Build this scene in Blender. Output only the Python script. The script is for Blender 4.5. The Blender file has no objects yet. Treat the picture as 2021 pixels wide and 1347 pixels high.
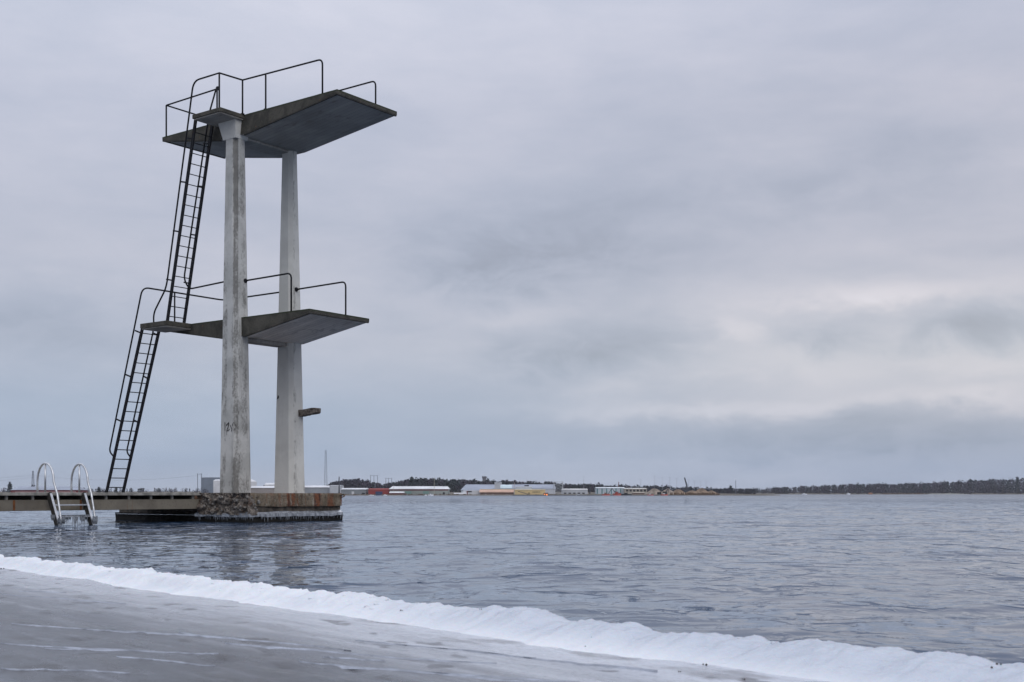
import bpy, math, random
import numpy as np
from mathutils import Vector, Matrix
random.seed(7); np.random.seed(7)
sc = bpy.context.scene
C = sc.collection
F = 2400.0; CX = 1010.5; HY = 975.0; EYE = 0.65       # focal length and horizon of the photograph, eye height in metres

# ------------------------------------------------------------------ camera
cd = bpy.data.cameras.new('camera'); cam = bpy.data.objects.new('camera', cd); C.objects.link(cam)
cam.location = (0, 0, EYE); cam.rotation_euler = (math.radians(90), 0, 0)
cd.sensor_width = 36; cd.lens = F / 2021 * 36; cd.shift_y = (HY - 673.5) / 2021
cd.clip_start = 0.1; cd.clip_end = 20000
cd.dof.use_dof = True; cd.dof.focus_distance = 30; cd.dof.aperture_fstop = 9
sc.camera = cam
sc.view_settings.view_transform = 'Standard'; sc.view_settings.look = 'None'
sc.view_settings.exposure = 0.0; sc.view_settings.gamma = 1.0
sc.view_settings.use_curve_mapping = False
sc.cycles.max_bounces = 6; sc.cycles.volume_bounces = 0

# ------------------------------------------------------------------ node helpers
def lin(r, g, b):
    f = lambda c: ((c/255)/12.92 if c/255 <= .04045 else ((c/255+.055)/1.055)**2.4)
    return (f(r), f(g), f(b), 1)
class N:
    def __init__(s, tree): s.t = tree; s.n = tree.nodes; s.l = tree.links
    def new(s, typ, **kw):
        n = s.n.new(typ)
        for k, v in kw.items(): setattr(n, k, v)
        return n
    def put(s, sock, v):
        if isinstance(v, bpy.types.NodeSocket): s.l.new(v, sock)
        elif v is not None: sock.default_value = v
    def m(s, op, a, b=None, c=None, clamp=False):
        n = s.new('ShaderNodeMath', operation=op, use_clamp=clamp)
        s.put(n.inputs[0], a)
        if b is not None: s.put(n.inputs[1], b)
        if c is not None: s.put(n.inputs[2], c)
        return n.outputs[0]
    def mix(s, f, a, b, mode='MIX'):
        n = s.new('ShaderNodeMix', data_type='RGBA', blend_type=mode)
        s.put(n.inputs[0], f); s.put(n.inputs[6], a); s.put(n.inputs[7], b)
        return n.outputs[2]
    def noise(s, vec, scale=1, detail=4, rough=.55, dist=0, lac=2):
        n = s.new('ShaderNodeTexNoise')
        if vec is not None: s.l.new(vec, n.inputs['Vector'])
        n.inputs['Scale'].default_value = scale; n.inputs['Detail'].default_value = detail
        n.inputs['Roughness'].default_value = rough; n.inputs['Distortion'].default_value = dist
        return n.outputs['Fac']
    def map(s, vec, sc=(1, 1, 1), loc=(0, 0, 0), rot=(0, 0, 0)):
        n = s.new('ShaderNodeMapping'); s.l.new(vec, n.inputs[0])
        n.inputs['Scale'].default_value = sc; n.inputs['Location'].default_value = loc
        n.inputs['Rotation'].default_value = rot
        return n.outputs[0]
    def rng(s, v, a, b, c=0, d=1, smooth=True):
        n = s.new('ShaderNodeMapRange'); n.interpolation_type = 'SMOOTHSTEP' if smooth else 'LINEAR'
        s.put(n.inputs[0], v)
        for i, x in enumerate((a, b, c, d)): n.inputs[i+1].default_value = x
        return n.outputs[0]
    def ramp(s, v, stops):
        n = s.new('ShaderNodeValToRGB'); s.put(n.inputs[0], v)
        e = n.color_ramp.elements
        while len(e) < len(stops): e.new(.5)
        for i, (p, c) in enumerate(stops): e[i].position = p; e[i].color = c
        return n.outputs[0]
    def sep(s, vec):
        n = s.new('ShaderNodeSeparateXYZ'); s.l.new(vec, n.inputs[0]); return n.outputs

# ------------------------------------------------------------------ world: overcast winter sky
W = bpy.data.worlds.new("World"); sc.world = W; W.use_nodes = True
w = N(W.node_tree); w.n.clear()
SUN_EL, SUN_ROT = math.radians(38), math.radians(150)
tc = w.new('ShaderNodeTexCoord').outputs['Generated']
x, y, z = w.sep(tc)
az = w.m('ARCTAN2', x, y)                              # 0 straight ahead
el = w.m('ARCSINE', z)
zs = w.m('MAXIMUM', z, 0.0)
base = w.ramp(zs, [(0.0, lin(165, 174, 193)), (.03, lin(160, 174, 197)), (.07, lin(167, 179, 199)), (.12, lin(183, 188, 203)),
                   (.19, lin(186, 190, 205)), (.30, lin(190, 195, 212)), (.40, lin(199, 205, 222)), (1.0, lin(226, 229, 238))])
right = w.rng(az, -.25, .42)
warm = w.ramp(zs, [(0.0, lin(160, 171, 193)), (.02, lin(162, 173, 195)), (.06, lin(184, 187, 199)), (.11, lin(200, 201, 208)),
                   (.19, lin(192, 193, 205)), (.30, lin(187, 190, 205)), (.40, lin(192, 197, 215)), (1.0, lin(226, 229, 238))])
col = w.mix(right, base, warm)
# soft stratus: stretched noise, warped
v1 = w.map(tc, (1.0, 1.0, 4.2), (3.1, 1.7, .4))
n1 = w.noise(v1, 3.2, 6, .52, .35)
v2 = w.map(tc, (1.0, 1.0, 3.4), (7.3, 2.2, 5.4), (0, math.radians(9), 0))
n2 = w.noise(v2, 7.5, 5, .55, .3)
n3 = w.noise(w.map(tc, (1, 1, 3.0), (4.2, 3.4, 8.3)), 15, 6, .6, .5)
dens = w.m('ADD', w.m('ADD', w.m('MULTIPLY', w.m('SUBTRACT', n1, .5), .9), w.m('MULTIPLY', w.m('SUBTRACT', n2, .5), .55)), w.m('MULTIPLY', w.m('SUBTRACT', n3, .5), .38))
warp = w.m('MULTIPLY', w.m('SUBTRACT', n2, .5), .10)
warp2 = w.m('MULTIPLY', w.m('SUBTRACT', n1, .5), .07)
wisp = w.noise(w.map(tc, (1, 1, 2.0), (1.2, 9.4, 3.3)), 17, 7, .62, .5)
warp = w.m('ADD', warp, w.m('MULTIPLY', w.m('SUBTRACT', wisp, .5), .085))
A2 = w.m('ADD', az, warp); E2 = w.m('ADD', el, w.m('MULTIPLY', w.m('ADD', warp2, warp), .35))
def px(xp, yp): return math.atan((xp-CX)/F), math.atan((HY-yp)/F*math.cos(math.atan((xp-CX)/F)))
# cloud banks of this sky: (x, y, half width, half height, strength) as seen from the shore
banks = [(1130, 505, 300, 95, -.55), (960, 545, 170, 60, -.28), (1120, 705, 190, 62, -.62), (1300, 690, 160, 40, -.2),
         (1650, 640, 120, 45, -.55), (1960, 640, 150, 55, -.6), (1500, 395, 520, 60, -.14), (1700, 330, 300, 80, -.22),
         (1760, 862, 420, 34, -.30), (1400, 858, 260, 20, -.14), (1650, 895, 420, 10, -.16), (1350, 940, 700, 26, .22), (200, 690, 320, 70, -.12),
         (80, 650, 120, 45, -.25), (760, 640, 160, 60, -.08), (60, 330, 300, 90, -.05),
         (1205, 760, 90, 34, .42), (1040, 620, 90, 26, .28), (1780, 575, 240, 26, .62), (1480, 640, 130, 26, .42),
         (1400, 812, 330, 18, .5), (1900, 790, 260, 26, .52), (1550, 730, 260, 40, .25), (1110, 905, 300, 14, .12),
         (900, 20, 700, 90, .08), (180, 60, 500, 120, .06), (380, 540, 520, 60, .12), (1960, 720, 130, 30, .3), (1340, 560, 200, 40, .12)]
acc = None
for (bx, by, hw, hh, s_) in banks:
    a0, e0 = px(bx, by)
    dx = w.m('MULTIPLY', w.m('SUBTRACT', A2, a0), F/hw)
    dy = w.m('MULTIPLY', w.m('SUBTRACT', E2, e0), F/hh)
    g = w.m('EXPONENT', w.m('MULTIPLY', w.m('ADD', w.m('MULTIPLY', dx, dx), w.m('MULTIPLY', dy, dy)), -1.0))
    g = w.m('MULTIPLY', g, s_)
    acc = g if acc is None else w.m('ADD', acc, g)
acc = w.m('MULTIPLY', acc, w.rng(wisp, .25, .70, .55, 1.35))
low = w.rng(z, .30, .75, 1.0, .6)
tot = w.m('ADD', w.m('MULTIPLY', acc, .33), w.m('MULTIPLY', w.m('MULTIPLY', dens, .34), low))
fac = w.m('ADD', 1.0, tot)
col = w.mix(1.0, col, w.mix(w.rng(tot, -.22, .22), lin(244, 249, 255), lin(255, 250, 247)), 'MULTIPLY')
col = w.mix(1.0, col, lin(254, 254, 252), 'MULTIPLY')
vm = w.new('ShaderNodeVectorMath', operation='SCALE'); w.l.new(col, vm.inputs[0])
bright = w.m('ADD', 1.0, w.m('MULTIPLY', w.rng(z, .36, .9), .65))   # an overcast sky is brightest overhead
w.l.new(w.m('MULTIPLY', fac, bright), vm.inputs[3])
bg_cloud = w.new('ShaderNodeBackground'); w.l.new(vm.outputs[0], bg_cloud.inputs[0]); bg_cloud.inputs[1].default_value = 1.13
sky = w.new('ShaderNodeTexSky', sky_type='NISHITA', sun_disc=False, sun_elevation=SUN_EL, sun_rotation=SUN_ROT)
bg_sky = w.new('ShaderNodeBackground'); w.l.new(sky.outputs[0], bg_sky.inputs[0]); bg_sky.inputs[1].default_value = 0.07
mxs = w.new('ShaderNodeMixShader'); mxs.inputs[0].default_value = .94   # a closed cloud deck over the clear sky
w.l.new(bg_sky.outputs[0], mxs.inputs[1]); w.l.new(bg_cloud.outputs[0], mxs.inputs[2])
wo = w.new('ShaderNodeOutputWorld'); w.l.new(mxs.outputs[0], wo.inputs[0])

sd = bpy.data.lights.new('sun', 'SUN'); so = bpy.data.objects.new('sun', sd); C.objects.link(so)
sd.energy = 0.9; sd.angle = math.radians(40); sd.color = (1, .97, .93)
sdir = Vector((math.sin(SUN_ROT)*math.cos(SUN_EL), math.cos(SUN_ROT)*math.cos(SUN_EL), math.sin(SUN_EL)))
so.rotation_euler = (-sdir).to_track_quat('-Z', 'Y').to_euler()

# ------------------------------------------------------------------ materials
def mat(name, fn):
    m = bpy.data.materials.new(name); m.use_nodes = True
    t = N(m.node_tree); p = t.n['Principled BSDF']
    fn(t, p); return m
def plain(name, c, rough=.6, metal=0, var=.25, scale=3):
    def f(t, p):
        o = t.new('ShaderNodeTexCoord').outputs['Object']
        n = t.noise(o, scale, 5, .6)
        k = t.rng(n, .3, .7, 1-var, 1+var*.5)
        v = t.new('ShaderNodeVectorMath', operation='SCALE'); v.inputs[0].default_value = c[:3]; t.l.new(k, v.inputs[3])
        t.l.new(v.outputs[0], p.inputs['Base Color']); p.inputs['Roughness'].default_value = rough; p.inputs['Metallic'].default_value = metal
    return mat(name, f)
def bump(t, p, h, strength=.5, dist=.02):
    b = t.new('ShaderNodeBump'); b.inputs['Strength'].default_value = strength; b.inputs['Distance'].default_value = dist
    t.l.new(h, b.inputs['Height']); t.l.new(b.outputs[0], p.inputs['Normal'])

def f_col(t, p, clean=0.0):
    o = t.new('ShaderNodeTexCoord').outputs['Object']
    at = t.new('ShaderNodeAttribute', attribute_name='stain').outputs['Fac']
    big = t.noise(o, 1.1, 5, .6, .4)
    st = t.noise(t.map(o, (7, 7, .55)), 1.0, 6, .65, .3)
    fine = t.noise(t.map(o, (1, 1, .6)), 22, 5, .7)
    c = t.mix(t.rng(big, .35, .65), *((lin(158, 159, 157), lin(188, 188, 186)) if clean < .5 else (lin(186, 186, 183), lin(200, 200, 196))))
    c = t.mix(t.m('MULTIPLY', t.rng(st, .52, .72), .36*(1-clean)), c, lin(84, 82, 76))
    c = t.mix(t.m('MULTIPLY', t.rng(fine, .56, .72), .34*(1-clean)), c, lin(70, 68, 64))
    sp = t.rng(t.noise(o, 34, 3, .6), .62, .72)
    c = t.mix(t.m('MULTIPLY', sp, .45*(1-clean*.6)), c, lin(196, 195, 192))
    grime = t.rng(t.m('ADD', at, t.m('MULTIPLY', t.m('SUBTRACT', fine, .5), 1.3)), .25, .85)
    c = t.mix(t.m('MULTIPLY', grime, .66), c, lin(64, 61, 56))
    t.l.new(c, p.inputs['Base Color']); p.inputs['Roughness'].default_value = .88
    bump(t, p, t.m('ADD', fine, t.m('MULTIPLY', at, -1.0)), .6, .012)
M_col = mat('weathered_concrete', f_col)
M_col2 = mat('painted_concrete', lambda t, p: f_col(t, p, .72))
def f_side(t, p):
    o = t.new('ShaderNodeTexCoord').outputs['Object']
    at = t.new('ShaderNodeAttribute', attribute_name='moss').outputs['Fac']
    big = t.noise(o, 2.6, 6, .65, .6); fine = t.noise(o, 26, 5, .7)
    c = t.mix(t.rng(big, .35, .68), lin(50, 49, 44), lin(78, 75, 68))
    c = t.mix(t.rng(fine, .5, .72), c, lin(36, 35, 31))
    c = t.mix(t.m('MULTIPLY', t.rng(t.noise(o, 5, 4, .6), .62, .7), .6), c, lin(112, 80, 45))
    mm = t.rng(t.m('ADD', at, t.m('MULTIPLY', t.m('SUBTRACT', fine, .5), .8)), .35, .8)
    c = t.mix(mm, c, lin(40, 47, 28))
    t.l.new(c, p.inputs['Base Color']); p.inputs['Roughness'].default_value = .95
    bump(t, p, fine, .7, .015)
M_side = mat('mossy_concrete', f_side)
def f_under(t, p, c1=(146, 143, 137), c2=(168, 164, 158)):
    o = t.new('ShaderNodeTexCoord').outputs['Object']
    big = t.noise(o, .9, 5, .6, .5); fine = t.noise(o, 30, 4, .7)
    c = t.mix(t.rng(big, .35, .65), lin(*c1), lin(*c2))
    c = t.mix(t.m('MULTIPLY', t.rng(t.noise(t.map(o, (1, 5, 1)), 1.4, 5, .6), .56, .7), .35), c, lin(112, 104, 98))
    c = t.mix(t.m('MULTIPLY', t.rng(fine, .55, .7), .3), c, lin(84, 84, 84))
    xx, yy, zz = t.sep(o)
    bd = t.m('MULTIPLY', yy, 7.0); fr_ = t.m('FRACT', bd)
    seam = t.rng(t.m('ABSOLUTE', t.m('SUBTRACT', fr_, .5)), .42, .49)
    tone = t.new('ShaderNodeTexWhiteNoise', noise_dimensions='1D'); t.l.new(t.m('FLOOR', bd), tone.inputs['W'])
    c = t.mix(t.m('MULTIPLY', tone.outputs['Value'], .22), c, lin(104, 100, 94))
    c = t.mix(t.m('MULTIPLY', seam, .4), c, lin(78, 74, 70))
    drip = t.rng(t.noise(t.map(o, (1.2, 1.6, 1), (7, 2, 0)), 1.3, 5, .65, .5), .56, .64)
    c = t.mix(t.m('MULTIPLY', drip, .35), c, lin(96, 84, 72))
    t.l.new(c, p.inputs['Base Color']); p.inputs['Roughness'].default_value = .9
M_under2 = mat('painted_underside', lambda t, p: f_under(t, p, (214, 208, 198), (228, 223, 214)))
M_under = mat('underside_concrete', f_under)
def f_iron(t, p):
    o = t.new('ShaderNodeTexCoord').outputs['Object']
    n = t.noise(o, 9, 5, .65)
    c = t.mix(t.rng(n, .52, .72), (.006, .007, .011, 1), (.022, .013, .010, 1))
    t.l.new(c, p.inputs['Base Color']); p.inputs['Roughness'].default_value = .7; p.inputs['Specular IOR Level'].default_value = .2
M_iron = mat('black_painted_iron', f_iron)
M_steel = plain('galvanised_steel', (.55, .56, .58), .36, .85, .25, 14)
M_graf = plain('black_paint', (.02, .02, .022), .7)
def f_base(t, p):                                   # rusty cap of the foundation
    o = t.new('ShaderNodeTexCoord').outputs['Object']
    big = t.noise(o, 1.7, 6, .62, .3); fine = t.noise(o, 18, 6, .72)
    st = t.noise(t.map(o, (4.5, 4.5, .5)), 1.0, 5, .6, .2)
    c = t.mix(t.rng(big, .35, .65), lin(88, 76, 60), lin(124, 113, 98))
    c = t.mix(t.m('MULTIPLY', t.rng(st, .47, .60), .9), c, lin(112, 62, 34))
    c = t.mix(t.rng(t.noise(t.map(o, (7, 7, .8), (4, 2, 1)), 1, 4, .6), .60, .68), c, lin(64, 34, 24))
    pale = t.rng(t.noise(t.map(o, (3, 3, 1.2), (8, 1, 3)), 2.2, 5, .7), .56, .66)
    c = t.mix(t.m('MULTIPLY', pale, .6), c, lin(150, 144, 134))
    c = t.mix(t.m('MULTIPLY', t.rng(fine, .46, .66), .75), c, lin(50, 44, 38))
    t.l.new(c, p.inputs['Base Color']); p.inputs['Roughness'].default_value = .9
    bump(t, p, fine, .8, .02)
M_cap = mat('rust_stained_concrete', f_base)
def f_rub(t, p):
    o = t.new('ShaderNodeTexCoord').outputs['Object']
    fine = t.noise(o, 22, 6, .75); big = t.noise(o, 3, 4, .6); lump = t.noise(o, 9, 5, .65, .8)
    c = t.mix(t.rng(lump, .38, .62), lin(72, 64, 58), lin(138, 130, 122))
    c = t.mix(t.rng(fine, .48, .68), c, lin(52, 46, 42))
    c = t.mix(t.m('MULTIPLY', t.rng(big, .55, .7), .6), c, lin(96, 72, 56))
    t.l.new(c, p.inputs['Base Color']); p.inputs['Roughness'].default_value = .95
    bump(t, p, t.m('ADD', fine, t.m('MULTIPLY', lump, 1.5)), .9, .04)
M_rub = mat('broken_concrete', f_rub)
M_wet_shade = plain('wet_shaded_concrete', (.012, .011, .010), .8, 0, .5, 7)  # wet tone, blackened further to paint in the shade under the bridge
M_wet_shade.node_tree.nodes['Principled BSDF'].inputs['Specular IOR Level'].default_value = .2
def f_ice(t, p):
    o = t.new('ShaderNodeTexCoord').outputs['Object']
    n = t.noise(t.map(o, (1, 1, .5)), 12, 5, .7)
    c = t.mix(t.rng(n, .35, .65), (.18, .20, .23, 1), (.45, .48, .53, 1))
    t.l.new(c, p.inputs['Base Color']); p.inputs['Roughness'].default_value = .25
    p.inputs['Transmission Weight'].default_value = .45; p.inputs['IOR'].default_value = 1.31
    bump(t, p, n, .6, .02)
M_ice = mat('clear_ice', f_ice)
def f_girder(t, p):
    o = t.new('ShaderNodeTexCoord').outputs['Object']
    big = t.noise(o, 1.3, 5, .6, .4); fine = t.noise(o, 20, 5, .7)
    st = t.noise(t.map(o, (1, 3.2, .25), (2, 5, 1)), 1.0, 5, .6)
    c = t.mix(t.rng(big, .35, .65), lin(96, 90, 81), lin(116, 110, 99))
    c = t.mix(t.m('MULTIPLY', t.rng(st, .60, .70), .85), c, lin(112, 72, 38))
    c = t.mix(t.m('MULTIPLY', t.rng(fine, .52, .72), .5), c, lin(70, 66, 60))
    t.l.new(c, p.inputs['Base Color']); p.inputs['Roughness'].default_value = .9
    bump(t, p, fine, .6, .01)
M_girder = mat('stained_girder', f_girder)
M_rustband = plain('rust_runs', lin(104, 62, 30), .9, 0, .5, 12)
M_plank = plain('grey_weathered_timber', (.30, .29, .26), .85, 0, .35, 9)
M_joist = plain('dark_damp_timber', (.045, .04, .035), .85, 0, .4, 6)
M_post = plain('pale_joist_end', (.27, .26, .24), .8, 0, .4, 12)

# ------------------------------------------------------------------ object helpers
def tag(o, label=None, cat=None, group=None, kind=None):
    if label: o['label'] = label
    if cat: o['category'] = cat
    if group: o['group'] = group
    if kind: o['kind'] = kind
    return o
def empty(name, loc=(0, 0, 0), rz=0, **kw):
    o = bpy.data.objects.new(name, None); C.objects.link(o); o.location = loc; o.rotation_euler = (0, 0, rz)
    o.empty_display_size = .2
    return tag(o, **kw)
class MB:
    def __init__(s): s.v = []; s.f = []; s.mi = []; s.cur = 0
    def add(s, vs, fs):
        b = len(s.v); s.v += [tuple(q) for q in vs]; s.f += [tuple(i+b for i in q) for q in fs]; s.mi += [s.cur]*len(fs); return s
    def box(s, x0, x1, y0, y1, z0, z1):
        return s.add([(x0,y0,z0),(x1,y0,z0),(x1,y1,z0),(x0,y1,z0),(x0,y0,z1),(x1,y0,z1),(x1,y1,z1),(x0,y1,z1)],
              [(0,3,2,1),(4,5,6,7),(0,1,5,4),(1,2,6,5),(2,3,7,6),(3,0,4,7)])
    def beam(s, a, b, wx, wy, side=None):          # rectangular bar from a to b; wy measured along 'side'
        a = Vector(a); b = Vector(b); d = (b-a).normalized()
        sd_ = Vector(side) if side else (Vector((0, 0, 1)) if abs(d.z) < .9 else Vector((1, 0, 0)))
        u = d.cross(sd_).normalized(); v = u.cross(d).normalized()
        vs = [q + u*sx*wx/2 + v*sy*wy/2 for q in (a, b) for sx, sy in ((-1,-1),(1,-1),(1,1),(-1,1))]
        return s.add(vs, [(0,3,2,1),(4,5,6,7),(0,1,5,4),(1,2,6,5),(2,3,7,6),(3,0,4,7)])
    def tube(s, pts, r, n=8, rb=0.0, cap=True):
        pts = [Vector(q) for q in pts]
        if rb > 0: pts = fillet(pts, rb)
        k = len(pts); ring = []; u = None
        for i in range(k):
            d = (pts[min(i+1, k-1)] - pts[max(i-1, 0)]).normalized()
            if u is None:
                u = d.orthogonal().normalized()
            u = (u - d*u.dot(d)).normalized(); v = d.cross(u)
            rr = r[i] if isinstance(r, (list, tuple)) else r
            ring.append([pts[i] + (u*math.cos(2*math.pi*j/n) + v*math.sin(2*math.pi*j/n))*rr for j in range(n)])
        vs = [q for rg in ring for q in rg]
        fs = [(i*n+j, i*n+(j+1) % n, (i+1)*n+(j+1) % n, (i+1)*n+j) for i in range(k-1) for j in range(n)]
        if cap: fs += [tuple(range(n-1, -1, -1)), tuple((k-1)*n+j for j in range(n))]
        return s.add(vs, fs)
    def ball(s, c, r, n=8):
        c = Vector(c); vs = []; fs = []
        for i in range(1, n//2+1):
            th = math.pi*i/(n//2+1)
            for j in range(n): vs.append(c + Vector((math.sin(th)*math.cos(2*math.pi*j/n), math.sin(th)*math.sin(2*math.pi*j/n), math.cos(th)))*r)
        m = n//2
        fs = [(i*n+j, (i+1)*n+j, (i+1)*n+(j+1) % n, i*n+(j+1) % n) for i in range(m-1) for j in range(n)]
        t_ = len(vs); vs += [c+Vector((0,0,r)), c-Vector((0,0,r))]
        fs += [(t_, j, (j+1) % n) for j in range(n)] + [(t_+1, (m-1)*n+(j+1) % n, (m-1)*n+j) for j in range(n)]
        return s.add(vs, fs)
    def build(s, name, mats, parent=None, smooth=False, bevel=0):
        me = bpy.data.meshes.new(name); me.from_pydata(s.v, [], s.f)
        if not isinstance(mats, (list, tuple)): mats = [mats]
        for m_ in mats: me.materials.append(m_)
        if len(mats) > 1: me.polygons.foreach_set('material_index', s.mi)
        if smooth: me.polygons.foreach_set('use_smooth', [True]*len(me.polygons))
        me.update()
        o = bpy.data.objects.new(name, me); C.objects.link(o)
        if parent: o.parent = parent
        if bevel:
            b = o.modifiers.new('bevel', 'BEVEL'); b.width = bevel; b.segments = 2; b.limit_method = 'ANGLE'
        return o
def fillet(pts, r, n=6):
    out = [pts[0]]
    for i in range(1, len(pts)-1):
        a, b, c = pts[i-1], pts[i], pts[i+1]
        d1 = (a-b); d2 = (c-b); rr = min(r, d1.length*.45, d2.length*.45)
        p1 = b + d1.normalized()*rr; p2 = b + d2.normalized()*rr
        for k in range(n+1):
            t = k/n; out.append(p1*(1-t)**2 + b*2*t*(1-t) + p2*t*t)
    out.append(pts[-1]); return out
def share(o, name, parent=None, loc=None, rot=None):      # another object on the same mesh
    c = o.copy(); C.objects.link(c); c.name = name; c.parent = parent if parent else o.parent
    if loc is not None: c.location = loc
    if rot is not None: c.rotation_euler = rot
    return c
def copy_tree(o, parent=None):
    c = o.copy(); C.objects.link(c); c.parent = parent
    for ch in list(o.children): copy_tree(ch, c)
    return c
def hash2(ix, iy, seed=0):
    h = (ix*374761393 + iy*668265263 + seed*1442695041) & 0xffffffff
    h = ((h ^ (h >> 13))*1274126177) & 0xffffffff
    return ((h ^ (h >> 16)) & 0xffff)/65535.0
def vnoise(x, y, seed=0):
    x = np.asarray(x, dtype=np.float64); y = np.asarray(y, dtype=np.float64)
    ix = np.floor(x).astype(np.int64); iy = np.floor(y).astype(np.int64); fx = x-ix; fy = y-iy
    fx = fx*fx*(3-2*fx); fy = fy*fy*(3-2*fy)
    a = hash2(ix, iy, seed); b = hash2(ix+1, iy, seed); c = hash2(ix, iy+1, seed); d = hash2(ix+1, iy+1, seed)
    return (a*(1-fx)+b*fx)*(1-fy) + (c*(1-fx)+d*fx)*fy
def fbm(x, y, o=4, seed=0):
    s = 0; a = 1; t = 0
    for i in range(o): s = s + a*vnoise(x*2**i, y*2**i, seed+i); t += a; a *= .5
    return s/t - .5
def grid_obj(name, X, Y, Z, mats, smooth=True, parent=None):
    r, c = X.shape
    me = bpy.data.meshes.new(name)
    co = np.stack([X, Y, Z], -1).reshape(-1, 3).astype(np.float32)
    me.vertices.add(r*c); me.vertices.foreach_set('co', co.ravel())
    i = np.arange((r-1)*(c-1)); a = (i//(c-1))*c + i % (c-1)
    q = np.stack([a, a+1, a+c+1, a+c], -1).astype(np.int32)
    me.loops.add(q.size); me.loops.foreach_set('vertex_index', q.ravel())
    me.polygons.add(len(q)); me.polygons.foreach_set('loop_start', np.arange(len(q), dtype=np.int32)*4)
    me.polygons.foreach_set('loop_total', np.full(len(q), 4, dtype=np.int32))
    me.update(calc_edges=True)
    me.polygons.foreach_set('use_smooth', np.full(len(q), smooth))
    me.materials.append(mats)
    o = bpy.data.objects.new(name, me); C.objects.link(o)
    if parent: o.parent = parent
    return o

# ------------------------------------------------------------------ water
SH_O = np.array([0.0, 5.45]); SH_D = np.array([.6606, -.7507]); SH_N = np.array([-.7507, -.6606])   # shoreline: origin, along, inland
def shift(s): return -.22*np.clip((s-.7)/1.7, 0, 1.5)          # the shoreline bends a little
def f_water(t, p):
    g = t.new('ShaderNodeNewGeometry').outputs['Position']
    gust = t.rng(t.noise(t.map(g, (1, .35, 1)), .11, 3, .6, .5), .3, .7, .55, 1.25)
    def chop(sc_, lo, hi, amp, rot, off, dist=.6):
        n = t.noise(t.map(g, (1.15, .9, 1), off, (0, 0, math.radians(rot))), sc_, 2, .5, dist)
        return t.m('MULTIPLY', t.rng(n, lo, hi, 0, 1), amp)
    h = None
    for args in ((9.0, .54, .70, .0030, 20, (3, 1, 0)), (4.8, .58, .68, .014, -12, (9, 5, 0)), (2.5, .59, .68, .030, 8, (1, 8, 0)), (1.25, .60, .69, .058, -6, (6, 2, 0)), (.6, .58, .70, .085, 10, (2, 4, 0)), (.25, .56, .70, .13, -4, (5, 7, 0))):
        c_ = chop(*args); h = c_ if h is None else t.m('ADD', h, c_)
    yy = t.sep(g)[1]                                   # sheltered by the shore, rougher in the open lake
    h = t.m('MULTIPLY', h, t.m('MULTIPLY', gust, t.rng(yy, 9, 75, .75, 1.9, False)))
    t.l.new(t.rng(yy, 40, 300, .02, .20, False), p.inputs['Roughness'])
    b = t.new('ShaderNodeBump'); b.inputs['Strength'].default_value = 1; b.inputs['Distance'].default_value = 1.0
    t.l.new(h, b.inputs['Height']); t.l.new(b.outputs[0], p.inputs['Normal'])
    p.inputs['Base Color'].default_value = (.030, .055, .102, 1)
    p.inputs['IOR'].default_value = 1.333
M_water = mat('lake_water', f_water)
ds = [2.2]
while ds[-1] < 2300: ds.append(ds[-1]*(1 + (.0040 if ds[-1] < 55 else min(.013, .0040*(ds[-1]/55)**1.2))))
D = np.array(ds); nr = len(D); nc = 760; U = np.linspace(-1, 1, nc)
DD, UU = np.meshgrid(D, U, indexing='ij')
X = UU*(5 + .56*DD); Y = DD.copy()
dy = np.gradient(D)[:, None]*np.ones_like(DD); dxx = (5+.56*DD)*2/nc
Zw = np.zeros_like(X); OX = np.zeros_like(X); OY = np.zeros_like(X)
rs = np.random.RandomState(5)
for k in range(130):
    L = 0.13*(2.2/.13)**(rs.rand()**1.05)
    ang = math.radians(90 + rs.normal(0, 50) + 8)
    kx, ky = math.cos(ang)*2*math.pi/L, math.sin(ang)*2*math.pi/L
    slope = .0080*(1.0 if L < .6 else (.6/L)**.7)*rs.uniform(.6, 1.4)
    amp = slope*L/(2*math.pi)
    need = 1/np.maximum(abs(math.cos(ang))/L*dxx + abs(math.sin(ang))/L*dy, 1e-6)
    att = np.clip((need-2.3)/1.8, 0, 1)
    if att.max() <= 0: continue
    grp = .25 + 1.5*vnoise(X/(L*2.6)+k*7.1, Y/(L*2.4)-k*3.3, k)
    wob = .9*(vnoise(X/(L*3.1)-k*2.1, Y/(L*3.1)+k*5.7, k+500)-.5)*2
    ph = kx*X + ky*Y + rs.rand()*6.283 + wob
    a = amp*att*grp
    Zw += a*np.sin(ph); OX += a*.9*math.cos(ang)*np.cos(ph); OY += a*.9*math.sin(ang)*np.cos(ph)
print('water', nr, nc)
lee = (.80 + .75*np.clip((DD-18)/60, 0, 1))*(1 - .30*np.exp(-((X+6)/7)**2 - ((Y-18)/9)**2))
Zw *= lee; OX *= lee; OY *= lee
Sx = (X-SH_O[0])*SH_D[0] + (Y-SH_O[1])*SH_D[1]
T = (X-SH_O[0])*SH_N[0] + (Y-SH_O[1])*SH_N[1] - shift(Sx)
und = np.clip((T+.02)/.25, 0, 1)
Zw = Zw*(1-und) - .12*und
X2 = X + OX*(1-und); Y2 = Y + OY*(1-und)
water = grid_obj('water', X2, Y2, Zw, M_water); tag(water, kind='structure')

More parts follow.
